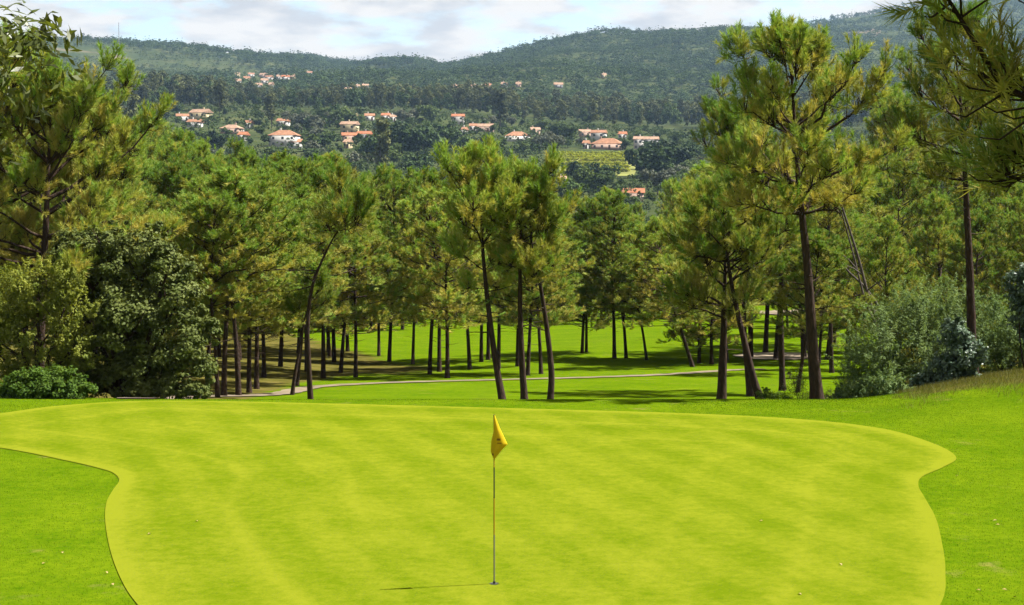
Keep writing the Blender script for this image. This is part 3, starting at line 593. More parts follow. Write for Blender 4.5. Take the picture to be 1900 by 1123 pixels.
shrub('bush', 'low bright green leafy bush in front of the wattle tree', 'bush', 38.2, 85,
      [(60, 715, 50, 28, 0), (110, 712, 45, 30, .1), (150, 728, 28, 20, 0), (85, 732, 60, 20, -.2), (20, 735, 30, 20, -.1), (-25, 728, 35, 28, 0)], 20000, .08, .045, 'bright', 53, r0=.025, crown='foliage', stem='stem', clump=.36, per=50)
shrub('bush', 'low dark bush tucked at the foot of the cork oak', 'bush', 39.6, 300, [(270, 725, 40, 18, 0), (320, 722, 40, 22, 0), (360, 728, 30, 16, 0)], 9000, .08, .05, 'oak', 54, r0=.02, crown='foliage', stem='stem')
shrub('broom_shrub', 'large feathery grey-green broom shrub beside the pine on the bank', 'shrub', 44, 1710,
      [(1635, 645, 60, 60, 0), (1690, 600, 60, 52, .3), (1765, 590, 62, 52, .5), (1710, 680, 75, 65, -.2), (1775, 665, 65, 65, 0), (1645, 715, 60, 48, -.3), (1600, 690, 38, 50, -.1)], 56000, .11, .022, 'broom', 55, r0=.03, crown='foliage', stem='stem', clump=.42, per=75, up=.6, spray=.75, rag=14)
shrub('broom_shrub', 'spreading broom shrub right of the slim reddish pine trunk', 'shrub', 44.5, 1860,
      [(1840, 620, 55, 50, 0), (1890, 640, 55, 55, .2), (1850, 680, 45, 40, 0), (1935, 630, 50, 50, .2)], 30000, .11, .022, 'broom', 56, r0=.03, crown='foliage', stem='stem', clump=.42, per=75, up=.6, spray=.75, rag=14)
shrub('eucalyptus_sapling', 'young silvery eucalyptus glinting in the middle of the broom shrubs', 'tree', 41.6, 1775,
      [(1770, 620, 28, 26, 0), (1790, 660, 34, 34, -.1), (1755, 690, 40, 34, 0), (1790, 715, 32, 26, 0), (1720, 720, 32, 28, .2)], 9000, .14, .065, 'euc', 57, r0=.025, clump=.42, per=26, up=.3)
shrub('eucalyptus_sapling', 'blue-green eucalyptus at the right edge above the broom', 'tree', 43, 1905, [(1895, 530, 30, 32, 0), (1905, 580, 36, 30, 0), (1930, 540, 40, 40, 0), (1925, 620, 35, 30, 0)], 8000, .14, .065, 'euc', 58, r0=.03, clump=.42, per=26, up=.3)
shrub('bush', 'dark green bush at the foot of the broom by the green edge', 'bush', 41, 1620, [(1590, 735, 36, 26, 0), (1640, 730, 40, 32, 0), (1690, 745, 26, 18, -.2), (1560, 745, 22, 18, 0)], 16000, .08, .03, 'broom', 59, r0=.02, crown='foliage', stem='stem', clump=.4, spray=.6)
shrub('bush', 'sparse grey twiggy bush between two pine trunks', 'bush', 41.5, 1482, [(1475, 720, 20, 26, 0), (1490, 735, 22, 24, 0), (1478, 695, 14, 22, 0)], 2600, .07, .010, 'twig', 60, r0=.012, crown='foliage', stem='stem', clump=.6, per=30)
shrub('bush', 'low bright green bush at the foot of the leaning pine', 'bush', 41, 1400, [(1392, 752, 22, 12, 0), (1440, 745, 26, 16, .3), (1420, 735, 16, 12, .5)], 4200, .07, .018, 'bright', 61, r0=.012, crown='foliage', stem='stem', clump=.5, per=30)
shrub('bush', 'small fresh green bush on the bank in front of the eucalyptus', 'bush', 38.8, 1690, [(1688, 756, 20, 12, 0), (1705, 764, 16, 8, -.1)], 1800, .07, .02, 'bright', 62, r0=.012, crown='foliage', stem='stem', clump=.5, per=30)
shrub('bush', 'tan dried bush behind the tall open-crowned pine trunk', 'bush', 42.2, 1545, [(1540, 740, 20, 16, 0), (1530, 755, 18, 12, 0)], 2200, .07, .012, 'twig', 63, r0=.012, crown='foliage', stem='stem', clump=.5, per=30)
# glossy broadleaf tree standing left of the camera, one bough reaching in at the top
b = Vector((-6.2, 12.2, gz(-6.2, 12.2))); o = thing('laurel_tree', 'glossy broad-leaved bough reaching in beside the broad near pine', 'tree', b)
lo = [((2.2, 0, 5.0 - .45), (.5, .5, .32)), ((2.55, -.1, 4.95), (.42, .4, .3)), ((1.4, .2, 4.6), (.6, .6, .6)), ((.6, .3, 4.2), (.9, .9, .8)), ((-.4, 0, 4.6), (1.1, 1.1, .9)), ((.1, -.4, 5.5), (1.0, 1.0, .8)), ((1.0, 0, 5.5), (.8, .8, .5))]
link('trunk', stems('laurel_stem', lo, .014, 70), o); link('crown', leaf_crown('laurel_crown', lo, 7000, .13, .036, 'laurel', 70, clump=.5, per=22, up=.2), o)

# ---------------------------------------------------------------- flag in the hole
fb = hit(917, 1085); fb.z += .012
fl = thing('golf_flagstick', 'yellow flag hanging limp on striped black and yellow pole in the hole', 'flag', fb)
def cyl(name, z0, z1, r, mat, parent, sides=12):
    mb = MB(); mb.tube([(0, 0, z0), (0, 0, (z0 + z1) / 2), (0, 0, z1)], [r, r, r], sides)
    mb.add([(r * math.cos(k), r * math.sin(k), z1) for k in (0, PI / 2, PI, 3 * PI / 2)], [[0, 1, 2, 3]]); return link(name, mb.mesh(name, mat, True), parent)
for z0, z1, mt in ((-.1, .62, 'grey_stick'), (.62, 1.08, 'yellow_stick'), (1.08, 1.47, 'black'), (1.47, 1.60, 'yellow_stick'), (1.60, 2.13, 'black')): cyl('pole_section', z0, z1, .0095 if z0 < 1 else .008, mt, fl)
cyl('ferrule', -.02, .03, .016, 'black', fl)
m, t, o_ = newmat('flag_cloth'); l = t.links.new
c = N(t, 'ShaderNodeAttribute', attribute_name='mark'); mixf = N(t, 'ShaderNodeMix', data_type='RGBA'); mixf.inputs[6].default_value = (.56, .40, .003, 1); mixf.inputs[7].default_value = (.16, .09, .01, 1); l(c.outputs['Fac'], mixf.inputs[0])
p = N(t, 'ShaderNodeBsdfPrincipled'); p.inputs['Roughness'].default_value = .6; p.inputs['Specular IOR Level'].default_value = .25; tr = N(t, 'ShaderNodeBsdfTranslucent'); ms = N(t, 'ShaderNodeMixShader'); ms.inputs[0].default_value = .35
l(mixf.outputs[2], p.inputs[0]); l(mixf.outputs[2], tr.inputs[0]); l(p.outputs[0], ms.inputs[1]); l(tr.outputs[0], ms.inputs[2]); l(ms.outputs[0], o_.inputs[0]); M['flag'] = m
V = []; mk = []; nu, nv = 33, 41
for j in range(nv):
    tt = j / (nv - 1); Rr = np.interp(tt, [0, .3, .68, .80, 1], [.012, .075, .172, .105, .012]); Ll = np.interp(tt, [0, .4, .6, .85, 1], [.003, .008, .035, .044, .012]); dr = np.interp(tt, [0, .7, 1], [0, .02, .05])
    for i in range(nu):
        s = i / (nu - 1)      # out to the right fold, back across the pole to the left fold, then tucked in
        x = np.interp(s, [0, .45, .9, 1], [0, Rr, -Ll, -Ll * .3]); y = np.interp(s, [0, .22, .45, .7, .9, 1], [.009, .03, .005, -.03, -.018, .0]) * (.35 + tt) + .012 * math.sin(s * 17 + tt * 2) * tt
        if s < .02: y = .008
        V.append((x, y, 2.12 - .52 * tt - dr * abs(math.sin(s * PI)) * .5)); mk.append(1.0 if (.60 < s < .72 and .5 < tt < .66 and math.sin(tt * 70) > -.2) or (.78 < s < .9 and .88 < tt < .95) else 0.0)
F = [(j * nu + i, j * nu + i + 1, (j + 1) * nu + i + 1, (j + 1) * nu + i) for j in range(nv - 1) for i in range(nu - 1)]
fo = link('flag', mesh_np('flag', V, F, 'flag', True, {'mark': mk}), fl); fo['label'] = 'limp yellow cloth with small dark print'
mb = MB(); th = np.linspace(0, 2 * PI, 25)[:-1]; ring = [(math.cos(k), math.sin(k)) for k in th]
V = [(x * .058, y * .058, .004) for x, y in ring] + [(x * .050, y * .050, .003) for x, y in ring] + [(x * .049, y * .049, -.06) for x, y in ring] + [(0, 0, -.06)]
n = 24; F = [(k, (k + 1) % n, n + (k + 1) % n, n + k) for k in range(n)] + [(n + k, n + (k + 1) % n, 2 * n + (k + 1) % n, 2 * n + k) for k in range(n)]
mb.add(V, F); cu = link('hole_cup', mb.mesh('hole_cup', 'cup', True), None, fb)
mb2 = MB(); mb2.add([(x * .0505, y * .0505, .0035) for x, y in ring[::4]] + [(0, 0, .0035)], [[0, 1, 2, 6], [2, 3, 4, 6], [4, 5, 0, 6]])  # flat dark disc over the cup, its colour stands for the shaded inside
link('cup_shade_disc', mb2.mesh('cup_shade_disc', 'cup'), cu)
tag(cu, 'dark round hole cup at the foot of the flagstick', 'hole cup')
# a few fallen leaves
V = [(0, -.03, 0), (.018, 0, .012), (0, .032, .004), (-.018, 0, .014)]
lm = mesh_np('fallen_leaf', V, [(0, 1, 2, 3)], 'leafpale')
for x, y in ((139, 996), (116, 1028), (81, 1048), (198, 1065), (209, 1087), (277, 993), (365, 969), (1775, 885), (1846, 968), (1851, 976), (1815, 1098), (1864, 1097), (1883, 1111), (1412, 969), (1560, 1050), (1484, 1105)):
    p = hit(x, y); tag(link('fallen_leaf', lm, None, (p.x, p.y, p.z + .018), (random.uniform(-.3, .3), random.uniform(-.3, .3), random.uniform(0, 6))), 'tiny pale dry leaf lying on the mown grass', 'leaf', 'fallen leaves on the grass')

# ---------------------------------------------------------------- village houses
BOX = {}
def boxmesh(mat):
    if mat not in BOX: mb = MB(); mb.box((0, 0, .5), (1, 1, 1)); BOX[mat] = mb.mesh('block_' + mat, mat)
    return BOX[mat]
def roofmesh(w, d, rh, hip, mat, ov=.45):
    a, b = w / 2 + ov, d / 2 + ov; i = (min(a, b) if hip else 0); mb = MB(); t = .22
    rx = max(a - i, .02)
    V = [(-a, -b, 0), (a, -b, 0), (a, b, 0), (-a, b, 0), (-rx, 0, rh), (rx, 0, rh), (-a, -b, -t), (a, -b, -t), (a, b, -t), (-a, b, -t)]
    mb.add(V, [[0, 1, 5, 4], [2, 3, 4, 5], [1, 2, 5, 5], [3, 0, 4, 4], [6, 7, 1, 0], [7, 8, 2, 1], [8, 9, 3, 2], [9, 6, 0, 3], [9, 8, 7, 6]])
    me = bpy.data.meshes.new('roof'); V = np.concatenate(mb.v); me.from_pydata(V.tolist(), [], [[0, 1, 5, 4], [2, 3, 4, 5], [1, 2, 5], [3, 0, 4], [6, 7, 1, 0], [7, 8, 2, 1], [8, 9, 3, 2], [9, 6, 0, 3], [9, 8, 7, 6]]); me.materials.append(M[mat]); return me
HR = []       # picture boxes kept clear of trees
def house(x, y, wpx, label, wall='white', roof='roof', st=1, hip=False, yaw=None, group=None, dr=.62, keep=True, rhf=.30):
    b = hit(x, y); D = b.y; w = wpx * D / FP; d = max(5, w * dr); h = (2.8 if st == 1 else 5.4); rh = d * rhf; r = random.Random(int(x * 7 + y))
    yaw = r.uniform(-.35, .25) if yaw is None else yaw; b.z -= .3
    o = thing('house', label, 'house', b, group, rot=(0, 0, yaw))
    link('wall', boxmesh(wall), o, (0, 0, -1.5), None, (w, d, h + 1.5)); rf = link('roof', roofmesh(w, d, rh, hip, roof), o, (0, 0, h + .2))
    if not hip:
        for s in (-1, 1):
            me = bpy.data.meshes.new('gable'); q = s * (w / 2 - .02); me.from_pydata([(q, -d / 2, 0), (q, d / 2, 0), (q, 0, rh * .92)], [], [[0, 1, 2]]); me.materials.append(M[wall]); link('gable', me, o, (0, 0, h))
    nwin = max(2, int(w / 3.2))
    for s in range(st):
        for i in range(nwin):
            xx = (-.5 + (i + .5) / nwin) * w
            if s == 0 and i == nwin // 2: link('door', boxmesh('wood'), o, (xx, -d / 2 - .02, .25), None, (1.0, .08, 2.1)); continue
            link('window', boxmesh('glass'), o, (xx, -d / 2 - .02, 1.1 + 2.6 * s), None, (1.1, .08, 1.2))
    link('window', boxmesh('glass'), o, (w / 2 + .02, 0, 1.2), None, (.08, 1.1, 1.2))
    link('chimney', boxmesh(wall), rf, (w * r.uniform(-.3, .3), d * .12, rh * .55), None, (.7, .7, rh * .45 + .9))
    if keep: HR.append((x - wpx * .5, x + wpx * .5, y - (h + rh) * FP / D - 1, y - ((h * .55 + rh * .2) * FP / D if D < 1200 else -1), D))
    return o
house(340, 225, 24, 'small orange-roofed house left of the cream gabled house')
house(373, 227, 36, 'two-storey house with broad cream gable wall and pale roof', 'cream', 'roof_pale', 2, yaw=-.5)
house(362, 236, 24, 'low orange-roofed shed house below the cream gabled house')
house(430, 248, 36, 'terracotta house with white upper terrace left of the big white house', 'pink', 'roof_pale', 1, True)
house(462, 238, 11, 'tiny white house with orange roof among the olive trees')
house(452, 261, 14, 'small steep orange roof with white chimney below the terrace house', 'white', 'roof_red')
house(528, 273, 52, 'large white villa with stepped orange hipped roofs', 'white', 'roof', 2, True)
house(549, 275, 22, 'white wing with garage beside the large villa', 'white', 'roof', 1)
house(526, 234, 20, 'orange roof half hidden among trees above the villa')
house(649, 250, 30, 'cream house with pale orange roof above the row of red roofs', 'cream', 'roof_pale', 2)
house(676, 259, 24, 'house with vivid red-orange roof beside the cream house', 'grey', 'roof_red')
house(648, 262, 26, 'low house with bright orange roof in front of the cream house', 'pink', 'roof_red')
house(646, 275, 10, 'tiny yellow hut below the bright orange roof', 'cream', 'roof_pale')
house(658, 227, 12, 'pale low house at the edge of the dark belt of trees', 'cream', 'roof_pale')
house(686, 224, 17, 'long orange roof at the foot of the dark belt of trees')
house(716, 223, 14, 'small orange-roofed house with white side building', 'white', 'roof_red')
house(729, 226, 10, 'plain white side building under the dark belt of trees', 'white', 'roof_pale')
house(850, 233, 22, 'tall white house with twin red gables', 'white', 'roof_red', 2)
house(861, 250, 10, 'tiny orange-roofed outbuilding below the twin-gabled house')
house(878, 243, 12, 'small orange-roofed house between the twin gables and the long roof')
house(900, 244, 30, 'long low house with pale terracotta roof right of the twin-gabled house', 'pink', 'roof_pale')
house(960, 262, 44, 'wide white bungalow with broken orange hipped roof', 'white', 'roof', 1, True)
house(993, 250, 16, 'pinkish house with pale roof behind the wide white bungalow', 'pink', 'roof_pale')
house(1085, 254, 20, 'house with pale orange roof left of the white tower house', 'pink', 'roof_pale', 1)
house(1111, 265, 26, 'white two-storey tower house with red roof above the vineyard', 'white', 'roof', 2, yaw=-.3)
house(1128, 277, 56, 'broad low terracotta roof of the farmhouse directly above the vineyard', 'pink', 'roof', 1, True)
house(1088, 276, 9, 'tiny orange hut left of the farmhouse')
house(1155, 258, 14, 'small red-roofed house behind the farmhouse', 'white', 'roof_red')
house(1208, 268, 26, 'house with orange roof beside the plain white house', 'grey', 'roof_pale')
house(1185, 278, 16, 'plain white house with pale roof right of the vineyard', 'white', 'roof_pale', 2)
house(1175, 373, 38, 'long orange roof nearest of all, below the vineyard slope', 'pink', 'roof_red')
house(1043, 348, 12, 'small white shed below the left end of the vineyard', 'white', 'roof_pale')
FARG = 'tiny far houses on the hills'
for x, y, w, wl, rf in ((441, 142, 8, 'cream', 'roof_pale'), (466, 142, 11, 'white', 'roof'), (458, 150, 11, 'cream', 'roof'), (442, 156, 10, 'white', 'roof_pale'), (489, 143, 13, 'pink', 'roof_pale'), (500, 148, 12, 'white', 'roof'), (491, 155, 12, 'white', 'roof_pale'), (530, 148, 14, 'white', 'roof_red'),
                        (545, 147, 9, 'cream', 'roof_pale'), (574, 139, 10, 'white', 'roof'), (503, 163, 9, 'white', 'roof_pale'), (480, 164, 12, 'grey', 'roof_pale'), (518, 147, 8, 'white', 'roof_pale')):
    house(x, y, w, 'tiny red-roofed house in the far hamlet below the mast hill', wl, rf, group='far hamlet houses', rhf=.42)
for x, y, w, wl, rf in ((646, 177, 11, 'white', 'roof_pale'), (678, 170, 11, 'white', 'roof_pale'), (664, 171, 6, 'white', 'roof_pale')):
    house(x, y, w, 'tiny white building in the saddle of the far hills', wl, rf, group='white buildings in the saddle', st=2)
for x, y, w, wl, rf in ((815, 170, 8, 'pink', 'roof'), (849, 167, 16, 'pink', 'roof_pale'), (878, 166, 8, 'white', 'roof_pale'), (891, 168, 10, 'white', 'roof'), (906, 165, 10, 'pink', 'roof'), (936, 162, 10, 'grey', 'roof_pale'), (962, 162, 8, 'pink', 'roof_pale'), (892, 196, 12, 'white', 'roof'), (966, 201, 18, 'pink', 'roof'), (1130, 212, 17, 'white', 'roof_pale'), (1036, 163, 16, 'grey', 'roof_pale'), (1283, 205, 10, 'white', 'roof_pale'), (1120, 145, 8, 'cream', 'roof_pale')):
    house(x, y, w, 'tiny orange-roofed house scattered on the far wooded slope', wl, rf, group=FARG, rhf=.42)
# radio mast on the left skyline
b = hit(221, 92) or at(221, 92, 2300); o = thing('radio_mast', 'thin lattice radio mast on the far left skyline', 'mast', b)
for k in range(3):
    a = k * 2.094; mb = MB(); mb.tube([(1.1 * math.cos(a), 1.1 * math.sin(a), -1), (.75 * math.cos(a), .75 * math.sin(a), 18), (.35 * math.cos(a), .35 * math.sin(a), 36)], [.16, .14, .12], 5); link('leg', mb.mesh('mast_leg', 'iron'), o)
mb = MB()
for i in range(12):
    for k in range(3):
        r0, r1_ = 1.1 - .75 * i / 12, 1.1 - .75 * (i + 1) / 12; a, c = k * 2.094, (k + 1) * 2.094; z = 3. * i
        mb.tube([(r0 * math.cos(a), r0 * math.sin(a), z), (r1_ * math.cos(c), r1_ * math.sin(c), z + 3)], [.06, .06], 4)
link('bracing', mb.mesh('mast_bracing', 'iron'), o)

# ---------------------------------------------------------------- vineyard rows
M['field'] = plain('vineyard_soil', (.115, .12, .028), .95, .1, (.12, .35))
P = [hit(x, y) for x, y in ((1020, 285), (1100, 284), (1192, 285), (1186, 305), (1176, 327), (1100, 329), (1045, 326), (1030, 305))]
tag(sheet('field', [(p.x, p.y) for p in P], 8, .25, 'field'), 'yellow-green terraced field of the vineyard', kind='structure')
def vine_row(x0, x1, y, i):
    a, c = hit(x0, y), hit(x1, y); n = 26; r = np.random.default_rng(i + 500); lo = []
    for k in range(n):
        p = a.lerp(c, k / (n - 1)); p.z = gz(p.x, p.y); q = p - a; lo.append(((q.x, q.y, q.z + 1.0), (.95, .7, .95 * r.uniform(.8, 1.15))))
    o = tag(link('vine_row', None, None, a), 'long yellow-green row of vines on the terraced vineyard', 'vines', 'vineyard rows'); 
    link('foliage', leaf_crown('vine_foliage', lo, 4200, .6, .5, 'vine', 600 + i, clump=.6, per=14), o)
    for k in range(0, n, 3): q = lo[k][0]; link('post', boxmesh('trunk_far'), o, (q[0], q[1], q[2] - 1.35), None, (.12, .12, 2.0))
VR = [(1030, 1185, 288), (1035, 1182, 292), (1040, 1180, 296), (1045, 1178, 301), (1042, 1160, 308), (1050, 1165, 314), (1058, 1165, 320)]
for i, (x0, x1, y) in enumerate(VR): vine_row(x0, x1, y, i)
HR.append((1020, 1190, 280, 326, 900))

# ---------------------------------------------------------------- village and hillside trees
def far_tree(name, n, seed, mat, kind):
    r = np.random.default_rng(seed)
    if kind == 'round': lo = [((r.normal(0, .9), r.normal(0, .9), r.uniform(2.6, 5.0)), (r.uniform(1.3, 1.9),) * 2 + (r.uniform(1.0, 1.5),)) for _ in range(7)]; sz = .55
    elif kind == 'tall': lo = [((r.normal(0, .9), r.normal(0, .9), z), (r.uniform(1.5, 2.3), r.uniform(1.5, 2.3), r.uniform(1.6, 2.4))) for z in np.linspace(6, 16.5, 9)]; sz = .85
    elif kind == 'cone': lo = [((r.normal(0, .2), r.normal(0, .2), z), (q, q, 1.3)) for z, q in zip(np.linspace(2, 10.5, 8), np.linspace(2.3, .5, 8))]; sz = .75
    elif kind == 'broad': lo = [((r.normal(0, 1.9), r.normal(0, 1.9), r.uniform(6, 14)), (r.uniform(1.8, 2.8),) * 2 + (r.uniform(1.8, 2.6),)) for _ in range(10)]; sz = .9
    elif kind == 'mass': lo = [((r.normal(0, 1.7), r.normal(0, 1.7), r.uniform(2.5, 6.5)), (r.uniform(1.6, 2.4),) * 2 + (r.uniform(1.4, 2.1),)) for _ in range(9)]; sz = .8
    return leaf_crown(name, lo, n, sz * 1.25, sz, mat, seed, clump=.5, per=12, up=.4), lo
def trunk_mesh(name, h, r): mb = MB(); mb.tube([(0, 0, -1), (.1, 0, h * .5), (0, .1, h)], [r, r * .8, r * .4], 5); return mb.mesh(name, 'trunk_far', True)
VT = {'round': [far_tree('village_round', 1100, 800 + i, 'village_green', 'round')[0] for i in range(4)], 'olive': [far_tree('village_olive', 900, 820 + i, 'olive', 'round')[0] for i in range(3)],
      'tall': [far_tree('village_tall', 1400, 840 + i, 'far_eucalyptus', 'tall')[0] for i in range(3)], 'mass': [far_tree('village_mass', 1500, 860 + i, 'far_dark', 'mass')[0] for i in range(3)]}
TRK = {k: trunk_mesh('trunk_' + k, dict(round=4, olive=3.5, tall=14, mass=5)[k], dict(round=.2, olive=.2, tall=.28, mass=.3)[k]) for k in VT}
VL = {'round': ('leafy_tree', 'round green tree among the village gardens', 'village garden trees'), 'olive': ('olive_tree', 'silver-grey olive tree among the village houses', 'village olive trees'),
      'tall': ('eucalyptus_tree', 'tall dark eucalyptus standing among the village trees', 'village eucalyptus trees'), 'mass': ('broad_tree', 'broad dark tree on the slope below the village', 'broad slope trees')}
def blocked(p, hpx, wpx):
    x, y = topix(p)
    return any(p.y < D + 3 and x + wpx > x0 and x - wpx < x1 and y > y0 and y - hpx < y1 for x0, x1, y0, y1, D in HR)
def vtree(kind, p, s, force=False):
    hh = dict(round=6.3, olive=6.0, tall=18, mass=8.5)[kind] * s; ww = dict(round=2.2, olive=2.2, tall=2.6, mass=3.6)[kind] * s
    if not force and blocked(p, hh * FP / p.y, ww * FP / p.y): return False
    nm, lab, grp = VL[kind]; o = thing(nm, lab, 'tree', p, grp, rot=(0, 0, random.uniform(0, 6.28)), scale=(s * random.uniform(.9, 1.15), s * random.uniform(.9, 1.15), s))
    link('trunk', TRK[kind], o); link('crown', random.choice(VT[kind]), o); return True
for x, y, k, s in ((800, 236, 'round', 2.0), (640, 240, 'round', 2.0), (622, 236, 'round', 1.5), (745, 292, 'mass', 1.9), (785, 290, 'mass', 1.9), (715, 285, 'mass', 1.5), (830, 285, 'mass', 1.6), (690, 300, 'mass', 1.5), (860, 290, 'mass', 1.3), (325, 214, 'round', 1.5), (290, 214, 'round', 1.5),
                   (560, 246, 'olive', 1.7), (585, 252, 'olive', 1.7), (545, 240, 'olive', 1.4), (770, 232, 'olive', 1.6), (750, 236, 'olive', 1.6), (1020, 278, 'olive', 1.5), (1035, 285, 'olive', 1.4), (1000, 285, 'olive', 1.5), (1050, 268, 'round', 1.6), (1030, 265, 'round', 1.6), (1160, 285, 'round', 1.2),
                   (1200, 330, 'mass', 1.6), (1225, 335, 'mass', 1.6), (1215, 315, 'mass', 1.5), (1240, 320, 'mass', 1.6), (1060, 340, 'mass', 1.0), (1080, 335, 'mass', .9), (1105, 337, 'mass', .9), (1130, 338, 'mass', .9), (1080, 360, 'round', 1.5), (1105, 372, 'round', 1.4), (1060, 385, 'mass', 1.1), (930, 290, 'round', 1.4), (900, 285, 'round', 1.5), (1220, 362, 'olive', 1.3), (1200, 352, 'olive', 1.2)):
    p = hit(x, y)
    if p: vtree(k, p, s, True)
cnt = 0
for _ in range(1500):
    x, y = random.uniform(-60, 1330), random.uniform(206, 345); p = hit(x, y)
    if p is None or not 560 < p.y < 1000 or y < np.interp(x, [0, 700, 1250], [212, 220, 258]): continue
    k = random.choices(['round', 'olive', 'tall', 'mass'], [5, 3.2, .7, 1.5])[0]
    cnt += vtree(k, p, random.uniform(.75, 1.35))
    if cnt >= 270: break

def scatter(name, label, P, S, meshes):
    """one mass of far trees: a point per tree, the crown meshes set on the points"""
    cl = bpy.data.collections.new(name + '_shapes')
    for i, me in enumerate(meshes): cl.objects.link(bpy.data.objects.new(name + '_shape', me))
    me = bpy.data.meshes.new(name); me.vertices.add(len(P)); me.vertices.foreach_set('co', np.asarray(P, np.float32).ravel())
    a = me.attributes.new('scl', 'FLOAT_VECTOR', 'POINT'); a.data.foreach_set('vector', np.asarray(S, np.float32).ravel())
    rt = np.zeros((len(P), 3), np.float32); rt[:, 2] = rng.uniform(0, 6.28, len(P)); a = me.attributes.new('rot', 'FLOAT_VECTOR', 'POINT'); a.data.foreach_set('vector', rt.ravel())
    o = tag(link(name, me), label, 'forest', kind='stuff')
    ng = bpy.data.node_groups.new(name, 'GeometryNodeTree'); ng.interface.new_socket('Geometry', in_out='INPUT', socket_type='NodeSocketGeometry'); ng.interface.new_socket('Geometry', in_out='OUTPUT', socket_type='NodeSocketGeometry')
    gi, go = N(ng, 'NodeGroupInput'), N(ng, 'NodeGroupOutput'); ip = N(ng, 'GeometryNodeInstanceOnPoints'); ci = N(ng, 'GeometryNodeCollectionInfo')
    ci.inputs['Collection'].default_value = cl; ci.inputs['Separate Children'].default_value = True; ci.inputs['Reset Children'].default_value = True; ip.inputs['Pick Instance'].default_value = True
    s = N(ng, 'GeometryNodeInputNamedAttribute', data_type='FLOAT_VECTOR'); s.inputs[0].default_value = 'scl'; r = N(ng, 'GeometryNodeInputNamedAttribute', data_type='FLOAT_VECTOR'); r.inputs[0].default_value = 'rot'
    k = ng.links.new; k(gi.outputs[0], ip.inputs['Points']); k(ci.outputs[0], ip.inputs['Instance']); k(s.outputs[0], ip.inputs['Scale']); k(r.outputs[0], ip.inputs['Rotation']); k(ip.outputs[0], go.inputs[0])
    md = o.modifiers.new('trees', 'NODES'); md.node_group = ng; return o
def pts_region(n, d0, d1, xa=-500, xb=2400):
    D = np.sqrt(rng.uniform(d0 ** 2, d1 ** 2, n)); px = rng.uniform(xa, xb, n); X = (px - CX) / FP * D; return px, D, np.column_stack([X, D, HT(X, D)])
def clear(px, P):
    keep = np.ones(len(P), bool); q = P - np.array([0, 0, CAMH]); f = q[:, 1] * CP - q[:, 2] * SP; y = CY - FP * (q[:, 1] * SP + q[:, 2] * CP) / f; x = CX + FP * q[:, 0] / f
    for x0, x1, y0, y1, D in HR: keep &= ~((P[:, 1] < D + 6) & (x > x0 - 6) & (x < x1 + 6) & (y > y0 - 1) & (y - 11 < y1))
    return keep
def sc3(n, a, b, flat=.15): s = rng.uniform(a, b, n); return np.column_stack([s * rng.uniform(1 - flat, 1 + flat, n), s * rng.uniform(1 - flat, 1 + flat, n), s])
farT = [far_tree('belt', 700, 880 + i, 'far_eucalyptus', 'tall')[0] for i in range(4)] + [far_tree('belt_broad', 800, 886 + i, 'far_dark', 'broad')[0] for i in range(2)]
px, D, P = pts_region(2400, 1000, 1240); k = (D > 1000 + 40 * np.sin(px / 60) + np.interp(px, [0, 900, 1000, 2000], [0, 0, -10, -10])); P, px = P[k], px[k]; k = clear(px, P) ; P = P[k]
S = sc3(len(P), .75, 1.2); S *= np.interp(CX + FP * P[:, 0] / P[:, 1], [0, 250, 300, 400, 440, 600, 640, 700, 900, 1000, 1250], [.95, .95, 1.08, 1.0, .74, .74, .85, .85, .95, .75, 1.0])[:, None]
S *= (1 + .22 * fbm(P[:, 0], P[:, 1], .035, 3, 31))[:, None]
scatter('eucalyptus_wood', 'long dark belt of eucalyptus behind the village', P, S, farT)
hd = [far_tree('hill_dark', 190, 900 + i, 'far_dark', 'mass')[0] for i in range(3)] + [far_tree('hill_cone', 110, 905 + i, 'far_dark', 'cone')[0] for i in range(1)]
hl = [far_tree('hill_light', 110, 920 + i, 'far_light', 'mass')[0] for i in range(3)]
px, D, P = pts_region(38000, 1240, 2480, -700, 2700)
lightmask = 1.25 * fbm(P[:, 0], P[:, 1], .005, 4, 21) + .9 * np.exp(-((px - 300) / 170) ** 2 - ((D - 1990) / 200) ** 2) * 1.8 - .15
bm = np.zeros(len(P), bool)
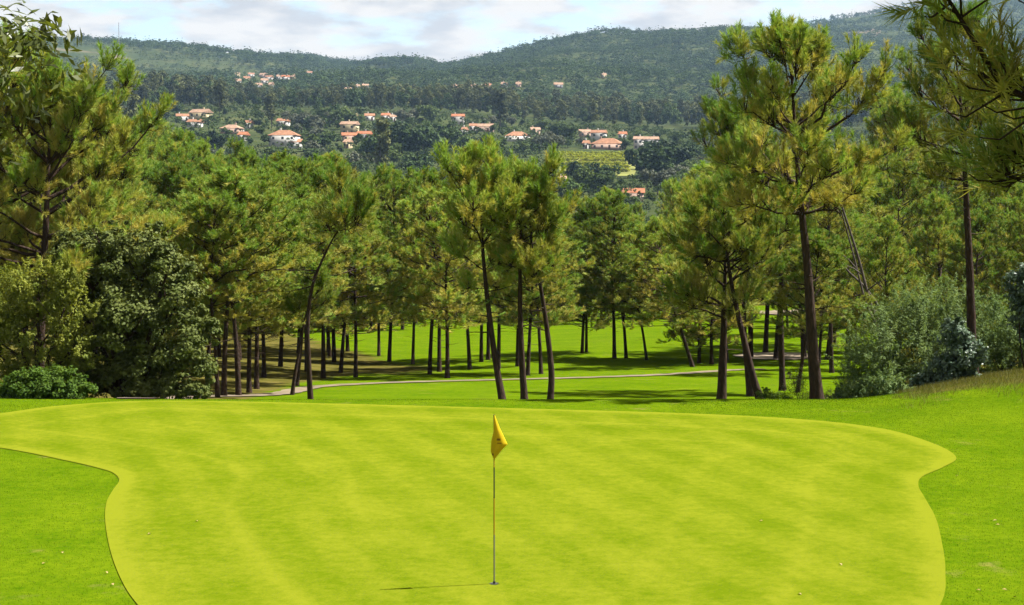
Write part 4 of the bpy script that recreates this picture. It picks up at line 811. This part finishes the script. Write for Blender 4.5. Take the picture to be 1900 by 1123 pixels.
for x0, x1, ya, yb in ((100, 262, 91, 101), (215, 235, 105, 112)):
    a, b = hit((x0 + x1) / 2, yb), hit((x0 + x1) / 2, ya); bm |= (px > x0) & (px < x1) & (D > a.y - 30) & (D < b.y + 5)
bm |= ~clear(px, P); lt = (lightmask > .25) & ~bm; dk = (~lt) & ~bm
fld = fbm(P[:, 0], P[:, 1], .011, 3, 41) > 1.0; dk &= ~fld; vs = (1 + .28 * fbm(P[:, 0], P[:, 1], .012, 3, 42))[:, None]
scatter('hill_forest', 'dark mixed forest covering the far hills', P[dk], sc3(dk.sum(), .6, 1.2, .3) * vs[dk] * [1.45, 1.45, 1], hd)
scatter('hill_plantation', 'paler young plantation and scrub on the far slopes', P[lt], sc3(lt.sum(), .4, .75) * vs[lt] * [1.6, 1.6, 1], hl)
px, D, P = pts_region(17000, 2500, 3420, -700, 2900); k = ~((px > 1562) & (px < 1628) & (np.abs(D - 3120) < 60)); P = P[k]; scatter('mountain_forest', 'blue-green forest on the farthest ridge', P, sc3(len(P), .8, 1.4), hd)
px, D, P = pts_region(8500, 400, 1010, -300, 2300); k = clear(px, P) & ((D < 700) | (rng.uniform(0, 1, len(D)) < .55)); P = P[k]
scatter('slope_scrub', 'bushes and low trees filling the valley slope around the village', P, sc3(len(P), .35, .85), hl + VT['round'][:2] + hd[:2])
px, D, P = pts_region(1500, 200, 420, -200, 2100); scatter('valley_wood', 'dense low wood on the valley floor beyond the pines', P, sc3(len(P), .6, 1.1), [VT['mass'][0], VT['round'][0]])

# ---------------------------------------------------------------- haze
mb = MB(); x0, x1, y0, y1, z0, z1 = -3900, 3900, -60, 4700, -60, 445
mb.box(((x0 + x1) / 2, (y0 + y1) / 2, (z0 + z1) / 2), (x1 - x0, y1 - y0, z1 - z0))
hm, ht, ho = newmat('valley_haze'); pv_ = N(ht, 'ShaderNodeVolumePrincipled'); pv_.inputs['Color'].default_value = (.44, .67, 1, 1); pv_.inputs['Density'].default_value = .00005; pv_.inputs['Anisotropy'].default_value = .1
ht.links.new(pv_.outputs[0], ho.inputs['Volume']); M['haze'] = hm
hz = tag(link('haze', mb.mesh('haze', 'haze')), 'thin pale blue haze over the valley', kind='stuff')
